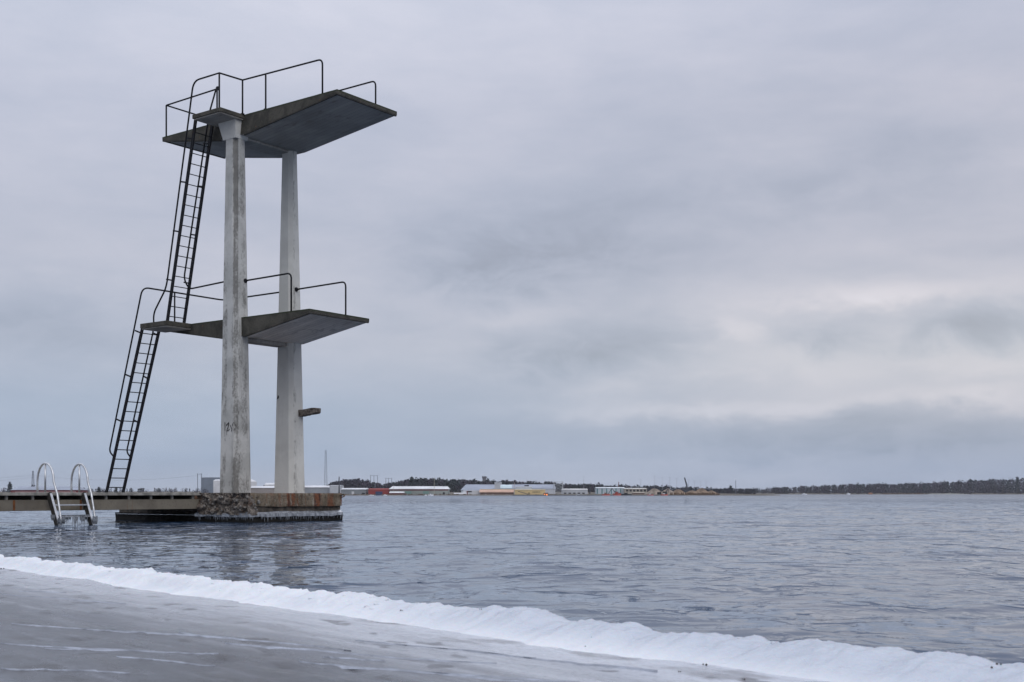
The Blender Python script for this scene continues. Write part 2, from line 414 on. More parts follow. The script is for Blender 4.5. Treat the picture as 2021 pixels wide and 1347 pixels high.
# ------------------------------------------------------------------ icy shore (local frame: x along the shore, y towards the water)
SH_ROT = math.atan2(SH_D[1], SH_D[0])
def f_ground(t, p):
    o = t.new('ShaderNodeTexCoord').outputs['Object']
    x_, y_, z_ = t.sep(o)
    inl = t.m('MULTIPLY', y_, -1.0)
    big = t.noise(t.map(o, (.7, 1.6, 1), (0, 0, 0), (0, 0, .12)), 1.3, 5, .6, .5)
    stk = t.noise(t.map(o, (.5, 6, 1), (0, 0, 0), (0, 0, .22)), 1.6, 5, .6, .3)
    fine = t.noise(t.map(o, (1, 2.5, 1)), 30, 5, .7)
    c = t.mix(t.rng(big, .35, .65), lin(62, 62, 66), lin(80, 82, 89))
    c = t.mix(t.m('MULTIPLY', t.rng(stk, .5, .75), .5), c, lin(128, 132, 144))
    frost = t.rng(t.m('ADD', inl, t.m('MULTIPLY', t.m('SUBTRACT', stk, .5), 1.3)), .25, 1.5, 1, 0)
    rightw = t.rng(x_, -3, 1.0, .75, 1.05)
    c = t.mix(t.m('MULTIPLY', t.m('MULTIPLY', frost, rightw), .95), c, lin(192, 196, 205))
    farr = t.rng(t.m('ADD', t.m('ADD', inl, t.m('MULTIPLY', x_, -.75)), t.m('MULTIPLY', big, .8)), -.5, .6, 1, 0)
    c = t.mix(t.m('MULTIPLY', farr, .5), c, lin(186, 191, 203))
    sand = t.rng(t.noise(t.map(o, (1, 2.2, 1), (5, 3, 0)), 1.1, 4, .6), .56, .66)
    c = t.mix(t.m('MULTIPLY', sand, .5), c, lin(76, 72, 72))
    pit = t.rng(t.noise(t.map(o, (1.2, 1.7, 1), (2, 7, 0)), 3.6, 2, .5), .61, .67)
    c = t.mix(t.m('MULTIPLY', pit, .65), c, lin(48, 45, 47))
    c = t.mix(t.m('MULTIPLY', t.rng(fine, .5, .7), .35), c, lin(58, 56, 60))
    med = t.noise(t.map(o, (1, 2.0, 1), (3, 3, 0), (0, 0, .15)), 7, 6, .7, .4)
    c = t.mix(t.m('MULTIPLY', t.rng(med, .52, .72), .28), c, lin(130, 137, 150))
    c = t.mix(t.m('MULTIPLY', t.rng(med, .46, .30), .25), c, lin(68, 64, 66))
    t.l.new(c, p.inputs['Base Color'])
    t.l.new(t.rng(big, .3, .7, .12, .34), p.inputs['Roughness'])
    bump(t, p, t.m('ADD', t.m('MULTIPLY', fine, .5), t.m('ADD', t.m('ADD', stk, med), t.m('MULTIPLY', big, 1.5))), .6, .02)
M_ground = mat('icy_sand', f_ground)
s_ = np.concatenate([np.linspace(-40, -9, 80), np.linspace(-8.9, 5, 560), np.linspace(5.1, 14, 50)])
t_ = np.concatenate([np.linspace(-.10, 5, 230), np.linspace(5.1, 30, 60)])
TT, SS = np.meshgrid(t_, s_, indexing='ij')
Zg = .045 + .012*fbm(SS*.9, TT*1.2, 3, 11)*2 + .006*fbm(SS*2.4, TT*5, 3, 31)*2 + np.clip(TT-6, 0, 99)*.04
for (ps, pt, pr) in [(-.55, 1.28, .05), (-.05, 1.22, .055), (.12, 1.50, .05), (.35, 1.38, .07), (-.9, 1.6, .05), (-1.5, 1.0, .04), (.6, 1.25, .05)]:
    Zg -= .014*np.exp(-(((SS-ps)/pr)**2 + ((TT-pt)/(pr*.7))**2))
Zg = np.where(TT < -.07, -.5, Zg)
def place_shore(o): o.location = (SH_O[0], SH_O[1], 0); o.rotation_euler = (0, 0, SH_ROT); return o
ground = place_shore(grid_obj('ground', SS[:, ::-1], -(TT+shift(SS)*np.clip(1.5-TT, 0, 1))[:, ::-1], Zg[:, ::-1], M_ground)); tag(ground, kind='structure')

def f_snow(t, p):
    o = t.new('ShaderNodeTexCoord').outputs['Object']
    n = t.noise(o, 5, 5, .6, .3); f = t.noise(o, 45, 5, .7)
    x_, y_, z_ = t.sep(o)
    icy = t.m('MULTIPLY', t.rng(t.m('ADD', y_, t.m('MULTIPLY', n, .2)), -.24, .04), t.rng(x_, -2, .6, .10, .95))
    c = t.mix(t.rng(n, .35, .65), lin(205, 209, 216), lin(219, 222, 227))
    c = t.mix(t.m('MULTIPLY', icy, .85), c, lin(172, 180, 194))
    t.l.new(c, p.inputs['Base Color'])
    t.l.new(t.rng(icy, 0, 1, .65, .25), p.inputs['Roughness'])
    p.inputs['Subsurface Weight'].default_value = .15; p.inputs['Subsurface Scale'].default_value = .03
    bump(t, p, t.m('ADD', n, t.m('MULTIPLY', f, .25)), .55, .03)
M_snow = mat('crusted_snow', f_snow)
s2 = np.linspace(-14, 5.5, 1500); q2 = np.linspace(0, 1, 90)
QQ, S2 = np.meshgrid(q2, s2, indexing='ij')
lat = .05*fbm(s2*1.1, s2*0, 3, 3)*2 + .035*fbm(s2*6, s2*0, 4, 8)*2
hgt = .080 - .010*np.clip((s2+1)/2, 0, 1) + .006*fbm(s2*.8, s2*0+3, 3, 17)*2 + .020*fbm(s2*3.2, s2*0, 3, 21)*2 + .017*fbm(s2*11, s2*0, 3, 23)*2 + .009*np.maximum(0, fbm(s2*30, s2*0, 2, 29))*2
wid = .15 + .20*np.clip((s2+3)/5, 0, 1) + .06*fbm(s2*.7, s2*0+9, 2, 4)
T2 = np.where(QQ < .12, -.13 + .09*(QQ/.12), -.04 + (QQ-.12)/.88*1.0)
prof = np.exp(-(np.clip(T2-.03, 0, 9)/wid[None, :])**2*1.7)
Zs = .040 + (hgt[None, :]+.011*fbm(S2*12, T2*12, 4, 55)*2+.010*fbm(S2*2.2, T2*3, 2, 65)*2+.010*np.maximum(0, fbm(S2*34, T2*34, 2, 75))*2)*prof - .006 - .02*np.clip(T2-.25, 0, 1)
edge = np.clip(QQ/.12, 0, 1)
Zs = np.where(QQ < .12, -.25 + (Zs*0 + (.030+hgt[None, :]*.75)+.25)*np.sin(edge*math.pi/2)**.6, Zs)
snow = place_shore(grid_obj('snow', S2[:, ::-1], -(T2+shift(S2)+lat[None, :]*np.clip(1-T2, 0, 1))[:, ::-1], Zs[:, ::-1], M_snow)); tag(snow, kind='structure')

# broken crust and lumps of frozen spray along the crest
cm_ = MB(); random.seed(5)
for i in range(260):
    s0 = -13 + 18*random.random()**.6; j = int(np.argmin(abs(s2-s0))); tt_ = random.gauss(-.01, .035) if random.random() < .6 else random.uniform(.0, .22)
    z0 = .040 + hgt[j]*math.exp(-(max(tt_-.03, 0)/wid[j])**2*1.7) - .008
    if tt_ < -.03: z0 -= (-.03-tt_)*.8
    yy = -(tt_ + float(shift(np.array(s0))) + lat[j]*min(1, max(0, 1-tt_)))
    z0 -= .004; rr = random.uniform(.005, .012); k0 = len(cm_.v); cm_.ball((0, 0, 0), 1, 6)
    q = Matrix.Rotation(random.uniform(0, 6), 3, 'Z') @ Matrix.Rotation(random.uniform(-.5, .5), 3, 'X')
    ex = (rr*random.uniform(.8, 2.2), rr*random.uniform(.7, 1.3), rr*random.uniform(.5, 1.0))
    for k in range(k0, len(cm_.v)):
        v = cm_.v[k]; v = q @ Vector((v[0]*ex[0]*random.uniform(.8, 1.2), v[1]*ex[1]*random.uniform(.8, 1.2), v[2]*ex[2])); cm_.v[k] = (v.x+s0, v.y+yy, v.z+z0)
crust = place_shore(cm_.build('snow_crust', M_snow)); tag(crust, 'small lumps of frozen spray and crust along the crest of the snow bank', 'ice crust', kind='stuff')

# thin ridges of frost along cracks in the ice
def ground_uv(xp, yp, z=.05):
    d_ = F*(EYE-z)/(yp-HY); P = np.array([(xp-CX)/F*d_, d_]) - SH_O
    return float(P@SH_D), float(P@SH_N)
fm = MB()
def frost_line(x0, y0, x1, y1, wd, seed):
    a = np.array(ground_uv(x0, y0)); b = np.array(ground_uv(x1, y1)); n = max(12, int(np.linalg.norm(b-a)/.02))
    d = (b-a)/np.linalg.norm(b-a); nn = np.array([-d[1], d[0]])
    vs = []; fs = []
    tt = np.arange(n+1)/n
    wob = fbm(tt*9+seed*5, tt*0, 3, seed)*.035
    ww = wd*.7*np.clip(.05+2.6*(fbm(tt*14+seed, tt*0+2, 3, seed+9)+.25), 0, 2)*np.clip(np.minimum(tt, 1-tt)*7, 0, 1)
    for i in range(n+1):
        p = a + (b-a)*tt[i] + nn*wob[i]
        zc = .045+.012*float(fbm(p[0]*.9, p[1]*1.2, 3, 11))*2 + .006*float(fbm(p[0]*2.4, p[1]*5, 3, 31))*2
        for k, (o_, hh) in enumerate(((-.5, -.004), (0, .004), (.5, -.004))):
            q = p + nn*ww[i]*o_; vs.append((q[0], -q[1], zc+hh))
    for i in range(n):
        for k in range(2): fs.append((i*3+k, i*3+k+1, (i+1)*3+k+1, (i+1)*3+k))
    fm.add(vs, fs)
for i, l in enumerate([(0, 1173, 250, 1191, .05), (20, 1228, 270, 1246, .05), (210, 1240, 480, 1262, .06), (350, 1248, 690, 1284, .06), (0, 1269, 300, 1286, .05),
                       (90, 1278, 430, 1292, .05), (440, 1270, 980, 1308, .06), (700, 1262, 1060, 1295, .05), (585, 1306, 1100, 1346, .07), (760, 1318, 1250, 1350, .06),
                       (40, 1166, 130, 1168, .05), (900, 1280, 1300, 1322, .05), (230, 1298, 420, 1316, .04), (0, 1318, 260, 1330, .03), (640, 1296, 760, 1301, .04)]):
    frost_line(*l, seed=i+1)
M_frost = plain('white_frost', lin(146, 152, 165), .6, 0, .35, 12)
frost = place_shore(fm.build('frost', M_frost, smooth=True)); tag(frost, 'thin white ridges of frost running across the grey ice of the shore', 'frost', kind='stuff')
# specks of debris on the snow
dm = MB()
for (xp, yp, r) in [(793, 1206, .006), (1390, 1290, .008), (1364, 1332, .007), (1976, 1316, .009), (1955, 1320, .007), (1470, 1316, .005), (1716, 1343, .006), (1168, 1255, .004),
                    (1339, 1302, .004), (948, 1218, .004), (382, 1084, .006), (4, 1113, .012), (1155, 1260, .004), (1575, 1338, .008), (1742, 1339, .005), (1842, 1308, .005)]:
    s0, t0 = ground_uv(xp, yp, .09)
    i_ = int(np.argmin(abs(s2-s0))); 
    tl = t0 - float(shift(np.array(s0)))
    zz = max(.048, float(.040 + hgt[i_]*math.exp(-(max(tl-.03, 0)/wid[i_])**2*1.7) - .006))
    for k in range(3): dm.ball((s0+random.uniform(-r, r)*1.5, -t0+random.uniform(-r, r)+.0, zz+r*.3), r*random.uniform(.3, .6), 6)
debris = place_shore(dm.build('debris', plain('dark_debris', (.04, .03, .025), .9))); tag(debris, 'dark crumbs of bark and grit scattered on the snow bank', 'debris', kind='stuff')

# ------------------------------------------------------------------ tower frame of reference: a along the platforms, b away from the shore
TH = math.radians(36.5); O3 = Vector((-6.63, 30.12, 0)); ROT = -TH
Av = Vector((math.cos(TH), -math.sin(TH), 0)); Bv = Vector((math.sin(TH), math.cos(TH), 0))
def ab(a, b, z=0): return O3 + Av*a + Bv*b + Vector((0, 0, z))
ZT, ZM, ZD = 10.04, 5.03, .67                           # platform tops and deck level above the water

tower = empty('diving_tower', O3, ROT, label='tall concrete diving tower with two cantilevered platforms and black iron ladders', cat='diving tower')

def column(name, ca, cb, seed, m, z1=9.62):
    W0, W1, V0, V1 = (.70, .45, .56, .37) if name == 'front' else (.73, .40, .57, .31)
    rows, per = 150, 44
    vs = []; st = []
    for i in range(rows+1):
        z = .60 + (z1-.60)*i/rows; k = (z-.65)/9.0
        wa = W0 + (W1-W0)*k; wb = V0 + (V1-V0)*k; ch = .095
        # outline with chamfered corners, start mid of the front (-b) face
        P = [(0, -wb/2), (wa/2-ch, -wb/2), (wa/2, -wb/2+ch), (wa/2, wb/2-ch), (wa/2-ch, wb/2), (-wa/2+ch, wb/2), (-wa/2, wb/2-ch), (-wa/2, -wb/2+ch), (-wa/2+ch, -wb/2), (0, -wb/2)]
        cnt = [5, 6, 5, 4, 5, 4, 5, 5, 5]
        for e in range(9):
            for j in range(cnt[e]):
                f = j/cnt[e]; x_ = P[e][0]*(1-f)+P[e+1][0]*f; y_ = P[e][1]*(1-f)+P[e+1][1]*f
                s = 0.0
                n_ = float(fbm(z*2.2+seed, e*3+f*1.5+seed, 4, seed)); n3 = float(fbm(z*7+seed, e*3+f*3, 3, seed+3))
                if name == 'front':
                    if e == 1: s = (.75 if z > 5.6 else .62) + n_*.9 if f > 0 else .4+n_
                    if e == 0 and f > .7: s = .25 + n_*1.2
                    if e == 2: s = .38 + n_*1.0
                    if e in (8, 7): s = .30 + n_*1.5 - (.25 if z > 7 else 0)
                    if e == 0 and f <= .7: s = .02 + n_*.9
                    if z > 7.6 and e == 1: s += .3
                    if z < 1.0: s += .15
                else:
                    if e == 1: s = -.1 + n_*.4
                    if e == 2: s = .42 + n_*1.2 if f < .25 else .2 + n_
                    if z < 1.0: s = max(s, .25 + n_*1.5)
                deep = 0
                if name == 'front' and e == 1 and z > 6.3: deep = max(0, .35+n3*1.6)*.05*min(1, (z-6.3)/1.5)
                r_ = 1 - deep/.25 + n3*.012
                vs.append((ca + x_*r_, cb + y_*r_, z)); st.append(max(0, s))
    n = sum(cnt) if False else 44
    mb = MB(); mb.add(vs, [(i*n+j, i*n+(j+1) % n, (i+1)*n+(j+1) % n, (i+1)*n+j) for i in range(rows) for j in range(n)])
    o = mb.build('column', m, tower, smooth=True)
    a_ = o.data.attributes.new('stain', 'FLOAT', 'POINT'); a_.data.foreach_set('value', st)
    o.data.set_sharp_from_angle(angle=math.radians(28))
    return o
col1 = column('front', -.40, .06, 3, M_col); col1['label'] = 'blotchy stained front column with black scrawl'
col2 = column('rear', -.33, 1.82, 9, M_col2); col2['label'] = 'smoother pale rear column'

def slab(zt, a0, a1, b0, b1, thin, thick, c0, c1, mu):
    # profile along a: thin at both ends, thick between c0 and c1
    As = sorted(set(list(np.linspace(a0, a1, 60)) + [c0, c1])); Bs = np.linspace(b0, b1, 16); mb = MB()
    def zb(a):
        if a < c0: return zt - (thin + (thick-thin)*(a-a0)/(c0-a0))
        if a > c1: return zt - (thin + (thick-thin)*(a1-a)/(a1-c1))
        return zt - thick
    na, nb = len(As), len(Bs); jit = lambda a, k: .012*float(fbm(a*5, k*7.0, 3, 77))
    top = [(a, b, zt) for a in As for b in Bs]; bot = [(a, b, zb(a)) for a in As for b in Bs]
    q = [(i*nb+j, (i+1)*nb+j, (i+1)*nb+j+1, i*nb+j+1) for i in range(na-1) for j in range(nb-1)]
    mb.cur = 0; mb.add(top, q)
    mb.cur = 1; mb.add(bot, [tuple(reversed(f)) for f in q])
    mb.cur = 0; moss = [1.0]*len(top) + [0.0]*len(bot)
    K = 7
    def wall(line, flip):
        vs = []
        for (a, b) in line:
            for k in range(K+1):
                t = k/K; z = zt + (zb(a)-zt)*t
                vs.append((a, b, z)); moss.append(max(0, 1-(zt-z)/.075) if z > zt-.16 else 0)
        n = len(line); fs = [(i*(K+1)+k, i*(K+1)+k+1, (i+1)*(K+1)+k+1, (i+1)*(K+1)+k) for i in range(n-1) for k in range(K)]
        mb.add(vs, [tuple(reversed(f)) for f in fs] if flip else fs)
    wall([(a, b0+jit(a, 0)) for a in As], False); wall([(a, b1) for a in As], True)
    wall([(a0, b) for b in Bs], True); wall([(a1+jit(b, 2), b) for b in Bs], False)
    o = mb.build('platform', [M_side, mu], tower)
    at = o.data.attributes.new('moss', 'FLOAT', 'POINT'); at.data.foreach_set('value', moss)
    # drip lip: a narrow upstand round the edge of the underside
    lp = MB()
    for (p0, p1) in (((a0, b0), (c0, b0)), ((c1, b0), (a1, b0)), ((a1, b0), (a1, b1)), ((a0, b0), (a0, b1))):
        u = Vector((p0[0], p0[1]+.03 if p0[1] == b0 and p1[1] == b0 else p0[1], zb(p0[0])-.012)); v = Vector((p1[0], p1[1]+.03 if p0[1] == b0 and p1[1] == b0 else p1[1], zb(p1[0])-.012))
        if p0[0] == p1[0]: u.x += .035*(1 if p0[0] == a0 else -1); v.x = u.x
        lp.beam(u, v, .05, .03)
    l_ = lp.build('drip_edge', M_side, o)
    return o
top_slab = slab(ZT, -3.21, 3.2, 0, 2.07, .085, .47, -.9, -.02, M_under); top_slab['label'] = 'upper platform, dark underside and mossy green rim'
mid_slab = slab(ZM, -3.1, 2.29, 0, 2.05, .085, .47, -.75, -.05, M_under2); mid_slab['label'] = 'lower platform, half way up the columns'
def ladder_platform(a0, a1, b0, b1, zt, th):
    mb = MB(); mb.box(a0, a1, b0, b1, zt-th+.03, zt); mb.cur = 1; mb.box(a0+.03, a1-.03, b0+.03, b1, zt-th, zt-.02)
    o = mb.build('ladder_platform', [M_side, M_under], tower, bevel=.008)
    return o
ladder_platform(-1.05, 0.0, -.76, -.003, ZT, .13)
ladder_platform(-3.1, -2.02, -.78, -.003, ZM, .15)
# heads of the columns and the beam tying them under the top slab
hb = MB()
hb.add([(-.75,-.20,ZT-.135),(-.10,-.20,ZT-.135),(-.10,.28,ZT-.135),(-.75,.28,ZT-.135),(-.635,-.135,ZT-.56),(-.165,-.135,ZT-.56),(-.165,.25,ZT-.56),(-.635,.25,ZT-.56)],
       [(0,4,5,1),(1,5,6,2),(2,6,7,3),(3,7,4,0),(4,7,6,5),(0,1,2,3)])
c_ = hb.build('column_head', M_col2, tower)
MB().box(-.60, -.20, .2, 1.66, ZT-.53, ZT-.472).build('cross_beam', M_under, tower, bevel=.01)
MB().box(-.60, -.20, .25, 1.62, ZM-.56, ZM-.472).build('cross_beam', M_under, tower, bevel=.01)
# broken stub of the old three metre board on the rear column
sb = MB(); n = 9
ring = []
for i in range(n+1):
    a = -.02 + .64*i/n; sag = .0
    for (b, z) in ((-.11, 2.67), (.11, 2.67), (.11, 2.82), (-.11, 2.82)):
        k = .82 if i == n else 1
        ring.append((a, 1.93+b*k+random.uniform(-.006, .006), (2.745+(z-2.745)*k*(1.1-.02*i)+random.uniform(-.006, .006))+.006*i))
sb.add(ring, [(i*4+j, (i+1)*4+j, (i+1)*4+(j+1) % 4, i*4+(j+1) % 4) for i in range(n) for j in range(4)] + [(n*4, n*4+3, n*4+2, n*4+1)])
stub = sb.build('bracket_stub', M_rub, tower); stub['label'] = 'broken concrete stub sticking out of the rear column'
# hole in the rear column and scrawled paint on the front one (on the column faces)
hm = MB(); hz = .65 + (HY-784)/F*31.6
hm.add([(0, 0, .05), (.035, 0, .035), (.04, 0, -.03), (.012, 0, -.035), (-.045, 0, -.06), (-.02, 0, 0)], [(0, 5, 4, 3, 2, 1)])
h_ = hm.build('hole', M_graf, tower); h_.location = (-.50, 1.568, hz)
gm = MB()
def gpt(u, v):
    xp = 425+u/22.45; yp = 820+v/22.45; r = (xp-CX)/F; b = -.214
    a = (r*(O3.y+Bv.y*b) - (O3.x+Bv.x*b)) / (Av.x - r*Av.y); d_ = O3.y+Bv.y*b+Av.y*a
    return Vector((a, b, EYE+(HY-yp)/F*d_))
for pts, wd in [([(420, 310), (424, 500), (420, 700)], .020), ([(478, 455), (520, 400), (592, 335), (585, 430), (555, 540), (500, 690)], .024), ([(500, 690), (560, 680), (630, 620)], .016),
                ([(660, 440), (690, 540), (735, 600), (705, 720)], .016), ([(742, 490), (765, 400), (785, 345), (840, 310)], .014), ([(850, 375), (900, 440), (922, 525)], .018),
                ([(870, 560), (858, 650)], .010), ([(990, 530), (1002, 600)], .010), ([(500, 700), (508, 880)], .008), ([(420, 710), (420, 960)], .006), ([(420, 1020), (432, 1140)], .008), ([(590, 300), (585, 345)], .014)]:
    P = [gpt(*q) for q in pts]
    for i in range(len(P)-1): gm.beam(P[i], P[i+1], wd*.9, .004, side=(0, 1, 0))
gr = gm.build('graffiti', M_graf, col1); gr['kind'] = 'stuff'; gr['label'] = 'short scrawl of black strokes and drips'

# --- pipes
R = .021
def pipe(name, pts, parent, r=R, rb=.12, extra=None, m=M_iron):
    mb = MB(); mb.tube(pts, r, 8, rb)
    if extra: extra(mb)
    return mb.build(name, m, parent, smooth=True)
def railing(label, pts, posts, zbase, rb=.14, extra=None):
    rail = pipe('railing', pts, tower, rb=rb, extra=extra); rail['label'] = label
    for (a, b, z1) in posts: pipe('post', [(a, b, zbase-.01), (a, b, z1)], rail, extra=lambda mb: mb.tube([(a, b, zbase-.005), (a, b, zbase+.02)], .05, 8))
    return rail
zr = ZT+.85
railing('upper railing along the near edge of the top platform', [(-.02, -.04, zr), (2.62, .10, zr), (2.62, .10, ZT-.01)], [(-.02, -.04, zr), (.72, .05, zr)], ZT)
railing('railing on the back edge of the top platform', [(-3.15, 1.95, zr), (2.60, 1.95, zr), (2.60, 1.95, ZT-.01)], [(-1.2, 1.95, zr), (.6, 1.95, zr)], ZT)
railing('railing round the left end of the top platform', [(-3.15, 1.95, zr), (-3.15, .08, zr), (-1.05, .02, zr)], [(-3.15, 1.95, zr), (-3.15, .08, zr)], ZT, rb=.03,
        extra=lambda mb: mb.ball((-1.02, .02, zr+.01), .055))
zm = ZM+.95
flange = lambda c: (lambda mb: mb.ball(c, .06))
railing('railing on the near edge of the lower platform', [(-.14, .14, ZM+.93), (1.50, .16, zm), (1.50, .16, ZM-.01)], [], ZM, extra=flange((-.13, .14, ZM+.93)))
railing('railing on the back edge of the lower platform', [(-.05, 1.80, ZM+.93), (1.72, 1.80, zm), (1.72, 1.80, ZM-.01)], [], ZM, extra=flange((-.06, 1.80, ZM+.93)))

# --- ladders
def ladder(label, p0, p1, b0, b1, n_r, first, hand):
    # p0,p1: (a,z) of bottom and top of the stiles, b0,b1: the two stiles
    L = MB()
    root = bpy.data.objects.new('ladder', None); C.objects.link(root); root.parent = tower; root['label'] = label; root.empty_display_size = .2
    d = Vector((p1[0]-p0[0], 0, p1[1]-p0[1])); ln = d.length; u = d/ln; nrm = Vector((-u.z, 0, u.x))   # towards the climber (-a, up)
    for b in (b0, b1):
        m_ = MB(); m_.beam((p0[0], b, p0[1]), (p1[0], b, p1[1]), .09, .035, side=(0, 1, 0)); m_.build('stile', M_iron, root)
    rung = None
    for i in range(n_r):
        s = first + .25*i/u.z
        c = Vector((p0[0], 0, p0[1])) + u*s
        if rung is None:
            rung = MB().tube([(0, b0, 0), (0, b1, 0)], .013, 6).build('rung', M_iron, root); rung.location = c
        else:
            share(rung, 'rung', root, c)
    return root, u, nrm
lo, ul, nl = ladder('lower ladder from the deck to the lower platform', (-4.76, ZD), (-3.19, ZM-.02), -.62, -.10, 17, .16, None)
up, uu, nu = ladder('upper ladder from the lower platform to the top', (-2.20, ZM), (-1.08, ZT-.05), -.62, -.10, 19, .14, None)
def onl(p0, u, z, nrm, off, b):
    s = (z-p0[1])/u.z; v = Vector((p0[0], b, p0[1])) + u*s + nrm*off; v.y = b; return v
OFF = .23
P0l, P0u = (-4.76, ZD), (-2.20, ZM)
# left rail of the lower ladder: up past the landing, then back along the end of the lower platform and its rear edge
left = [onl(P0l, ul, 1.62, nl, 0, -.62), onl(P0l, ul, 1.70, nl, OFF, -.64), onl(P0l, ul, ZM+.05, nl, OFF, -.70), Vector((-3.08, -.72, zm)), Vector((-3.06, 1.93, zm)), Vector((-.50, 1.93, zm))]
h1 = pipe('handrail', left, lo, rb=.20)
pipe('post', [(-3.06, .28, ZM-.01), (-3.06, .28, zm)], h1)
right = [onl(P0l, ul, 1.62, nl, 0, -.10), onl(P0l, ul, 1.70, nl, OFF, -.10), onl(P0l, ul, 4.95, nl, OFF, -.10), Vector((-3.12, -.35, 5.35)), onl(P0u, uu, 5.85, nu, OFF, -.62), onl(P0u, uu, 10.0, nu, OFF, -.66),
         Vector((-1.05, -.72, zr)), Vector((-.08, -.72, zr)), Vector((-.02, -.04, zr))]
pr = MB(); pr.tube(fillet(right[:-2] + [Vector((-.4, -.72, zr))], .22) + [right[-2], right[-1]], R, 8)
h2 = pr.build('handrail', M_iron, up, smooth=True)
pipe('post', [(-.08, -.72, ZT-.01), (-.08, -.72, zr)], h2)
h3 = pipe('handrail', [Vector((-.6, -.08, ZM+.93)), Vector((-2.02, -.08, ZM+.88)), onl(P0u, uu, ZM+1.1, nu, OFF, -.12), onl(P0u, uu, ZT+.2, nu, OFF*.8, -.10), Vector((-1.06, 0, zr))], up, rb=.16)
pipe('post', [(-1.0, -.02, ZT-.01), (-1.0, -.02, zr)], h3)
for (P0, u, nrm, bs, zs_, par) in ((P0l, ul, nl, (-.62, -.10), (2.55, 3.70, 4.82), lo), (P0u, uu, nu, (-.62, -.10), (6.05, 7.25, 8.45, 9.5), up)):
    for b in bs:
        for z in zs_:
            m_ = MB(); p = onl(P0, u, z, nrm, 0, b); q = onl(P0, u, z, nrm, OFF, b-.03 if b < -.3 else b); m_.beam(p, q, .035, .035)
            m_.build('bracket', M_iron, par)

# ------------------------------------------------------------------ concrete foundation
found = empty('foundation', ab(0, 0), ROT, label='weathered concrete foundation under the diving tower, rusty cap and broken corner', cat='foundation')
M_damp_shade = plain('damp_shaded_concrete', (.075, .062, .05), .8, 0, .6, 8)  # damp brown, darkened to paint in shade below the cap and bridge
def outline(off=0.0, step=.05):
    P = [(2.2+off, 1.15), (2.2+off, -1.8-off), (-2.65-off, -1.8-off), (-2.65-off, 2.6+off), (.75, 2.6+off), (2.2+off, 1.15)]
    out = []
    for i in range(len(P)-1):
        a, b = np.array(P[i]), np.array(P[i+1]); n = max(2, int(np.linalg.norm(b-a)/step))
        for k in range(n): out.append(tuple(a+(b-a)*k/n))
    return out
def band(z0, z1, off, rows, rough, seed, m, name, label=None, top=False, soften=.0, freq=4.0):
    pl = outline(off); n = len(pl); vs = []
    c = np.array((-.2, .4))
    for r in range(rows+1):
        z = z0 + (z1-z0)*r/rows
        for i, q in enumerate(pl):
            q = np.array(q); d = q-c; d /= np.linalg.norm(d); s = i*.05
            k = float(fbm(s*freq, z*freq*1.3, 4, seed))*2*rough
            ed = soften*(max(0, (r/rows-.8)/.2)**2 + max(0, (.12-r/rows)/.12)**2*.6)
            vs.append((q[0]+d[0]*(k-ed), q[1]+d[1]*(k-ed), z + (float(fbm(s*2.5, 5, 3, seed+4))*.03 if r in (0,) else 0)))
    fs = [(r*n+i, (r+1)*n+i, (r+1)*n+(i+1) % n, r*n+(i+1) % n) for r in range(rows) for i in range(n)]
    if top: fs.append(tuple(range(rows*n+n-1, rows*n-1, -1)))
    fs.append(tuple(range(n)))
    o = MB().add(vs, fs).build(name, m, found, smooth=False)
    if label: o['label'] = label
    return o
band(.36, .665, .02, 7, .026, 5, M_cap, 'cap', 'rust streaked cap slab', True, .012, 3.0)
band(.17, .38, -.05, 5, .045, 8, M_damp_shade, 'wall', None, False, 0, 5.0)
band(-.6, .19, .03, 5, .03, 12, M_wet_shade, 'footing', 'wet footing at the waterline, blackened in colour for the shade under the bridge')
# broken corner: exposed rubble of stones hiding the cap between the bridge and the corner
rm = MB()
fx = np.linspace(.55, 2.26, 60); fz = np.linspace(.17, .672, 22)
FX, FZ = np.meshgrid(fx, fz, indexing='ij')
dep = -1.86 - .10*(1-(FZ-.17)/.5)*0 - .15*(np.abs(fbm(FX*5, FZ*6, 4, 41))*2-.1)*1.2
dep = np.where(FX > 2.12, dep + (FX-2.12)*.9, dep)
n1_, n2_ = FX.shape
rm.add([(float(FX[i, j]), float(dep[i, j]), float(FZ[i, j])) for i in range(n1_) for j in range(n2_)], [(i*n2_+j, (i+1)*n2_+j, (i+1)*n2_+j+1, i*n2_+j+1) for i in range(n1_-1) for j in range(n2_-1)])
fb = np.linspace(-1.88, -1.35, 20); FB, FZ2 = np.meshgrid(fb, fz, indexing='ij')
lim = -1.80 + .35*fbm(FZ2*4, FZ2*0, 3, 6) + .25*(1-(FZ2-.17)/.5)
outw = 2.26 + .08*(fbm(FB*6, FZ2*6, 4, 45)) - np.clip((FB-lim)*.6, 0, .3)
rm.add([(float(outw[i, j]), float(FB[i, j]), float(FZ2[i, j])) for i in range(20) for j in range(22)], [(i*22+j, (i+1)*22+j, (i+1)*22+j+1, i*22+j+1) for i in range(19) for j in range(21)])
rb_ = rm.build('broken_corner', M_rub, found); rb_['label'] = 'crumbling corner where rubble shows through'
stone_mats = [plain('rubble_stone_grey', (.20, .19, .18), .95, 0, .5, 20), plain('rubble_stone_brown', (.12, .09, .07), .95, 0, .5, 20), plain('rubble_stone_pale', (.22, .205, .19), .95, 0, .4, 20)]
def stone_mesh(seed, m):
    rs_ = random.Random(seed); mb = MB(); mb.ball((0, 0, 0), 1, 6)
    mb.v = [(x_*rs_.uniform(.75, 1.25), y_*rs_.uniform(.7, 1.2), z_*rs_.uniform(.6, 1.1)) for (x_, y_, z_) in mb.v]
    return mb.build('stone', m, rb_)
protos = [stone_mesh(i, stone_mats[i % 3]) for i in range(6)]
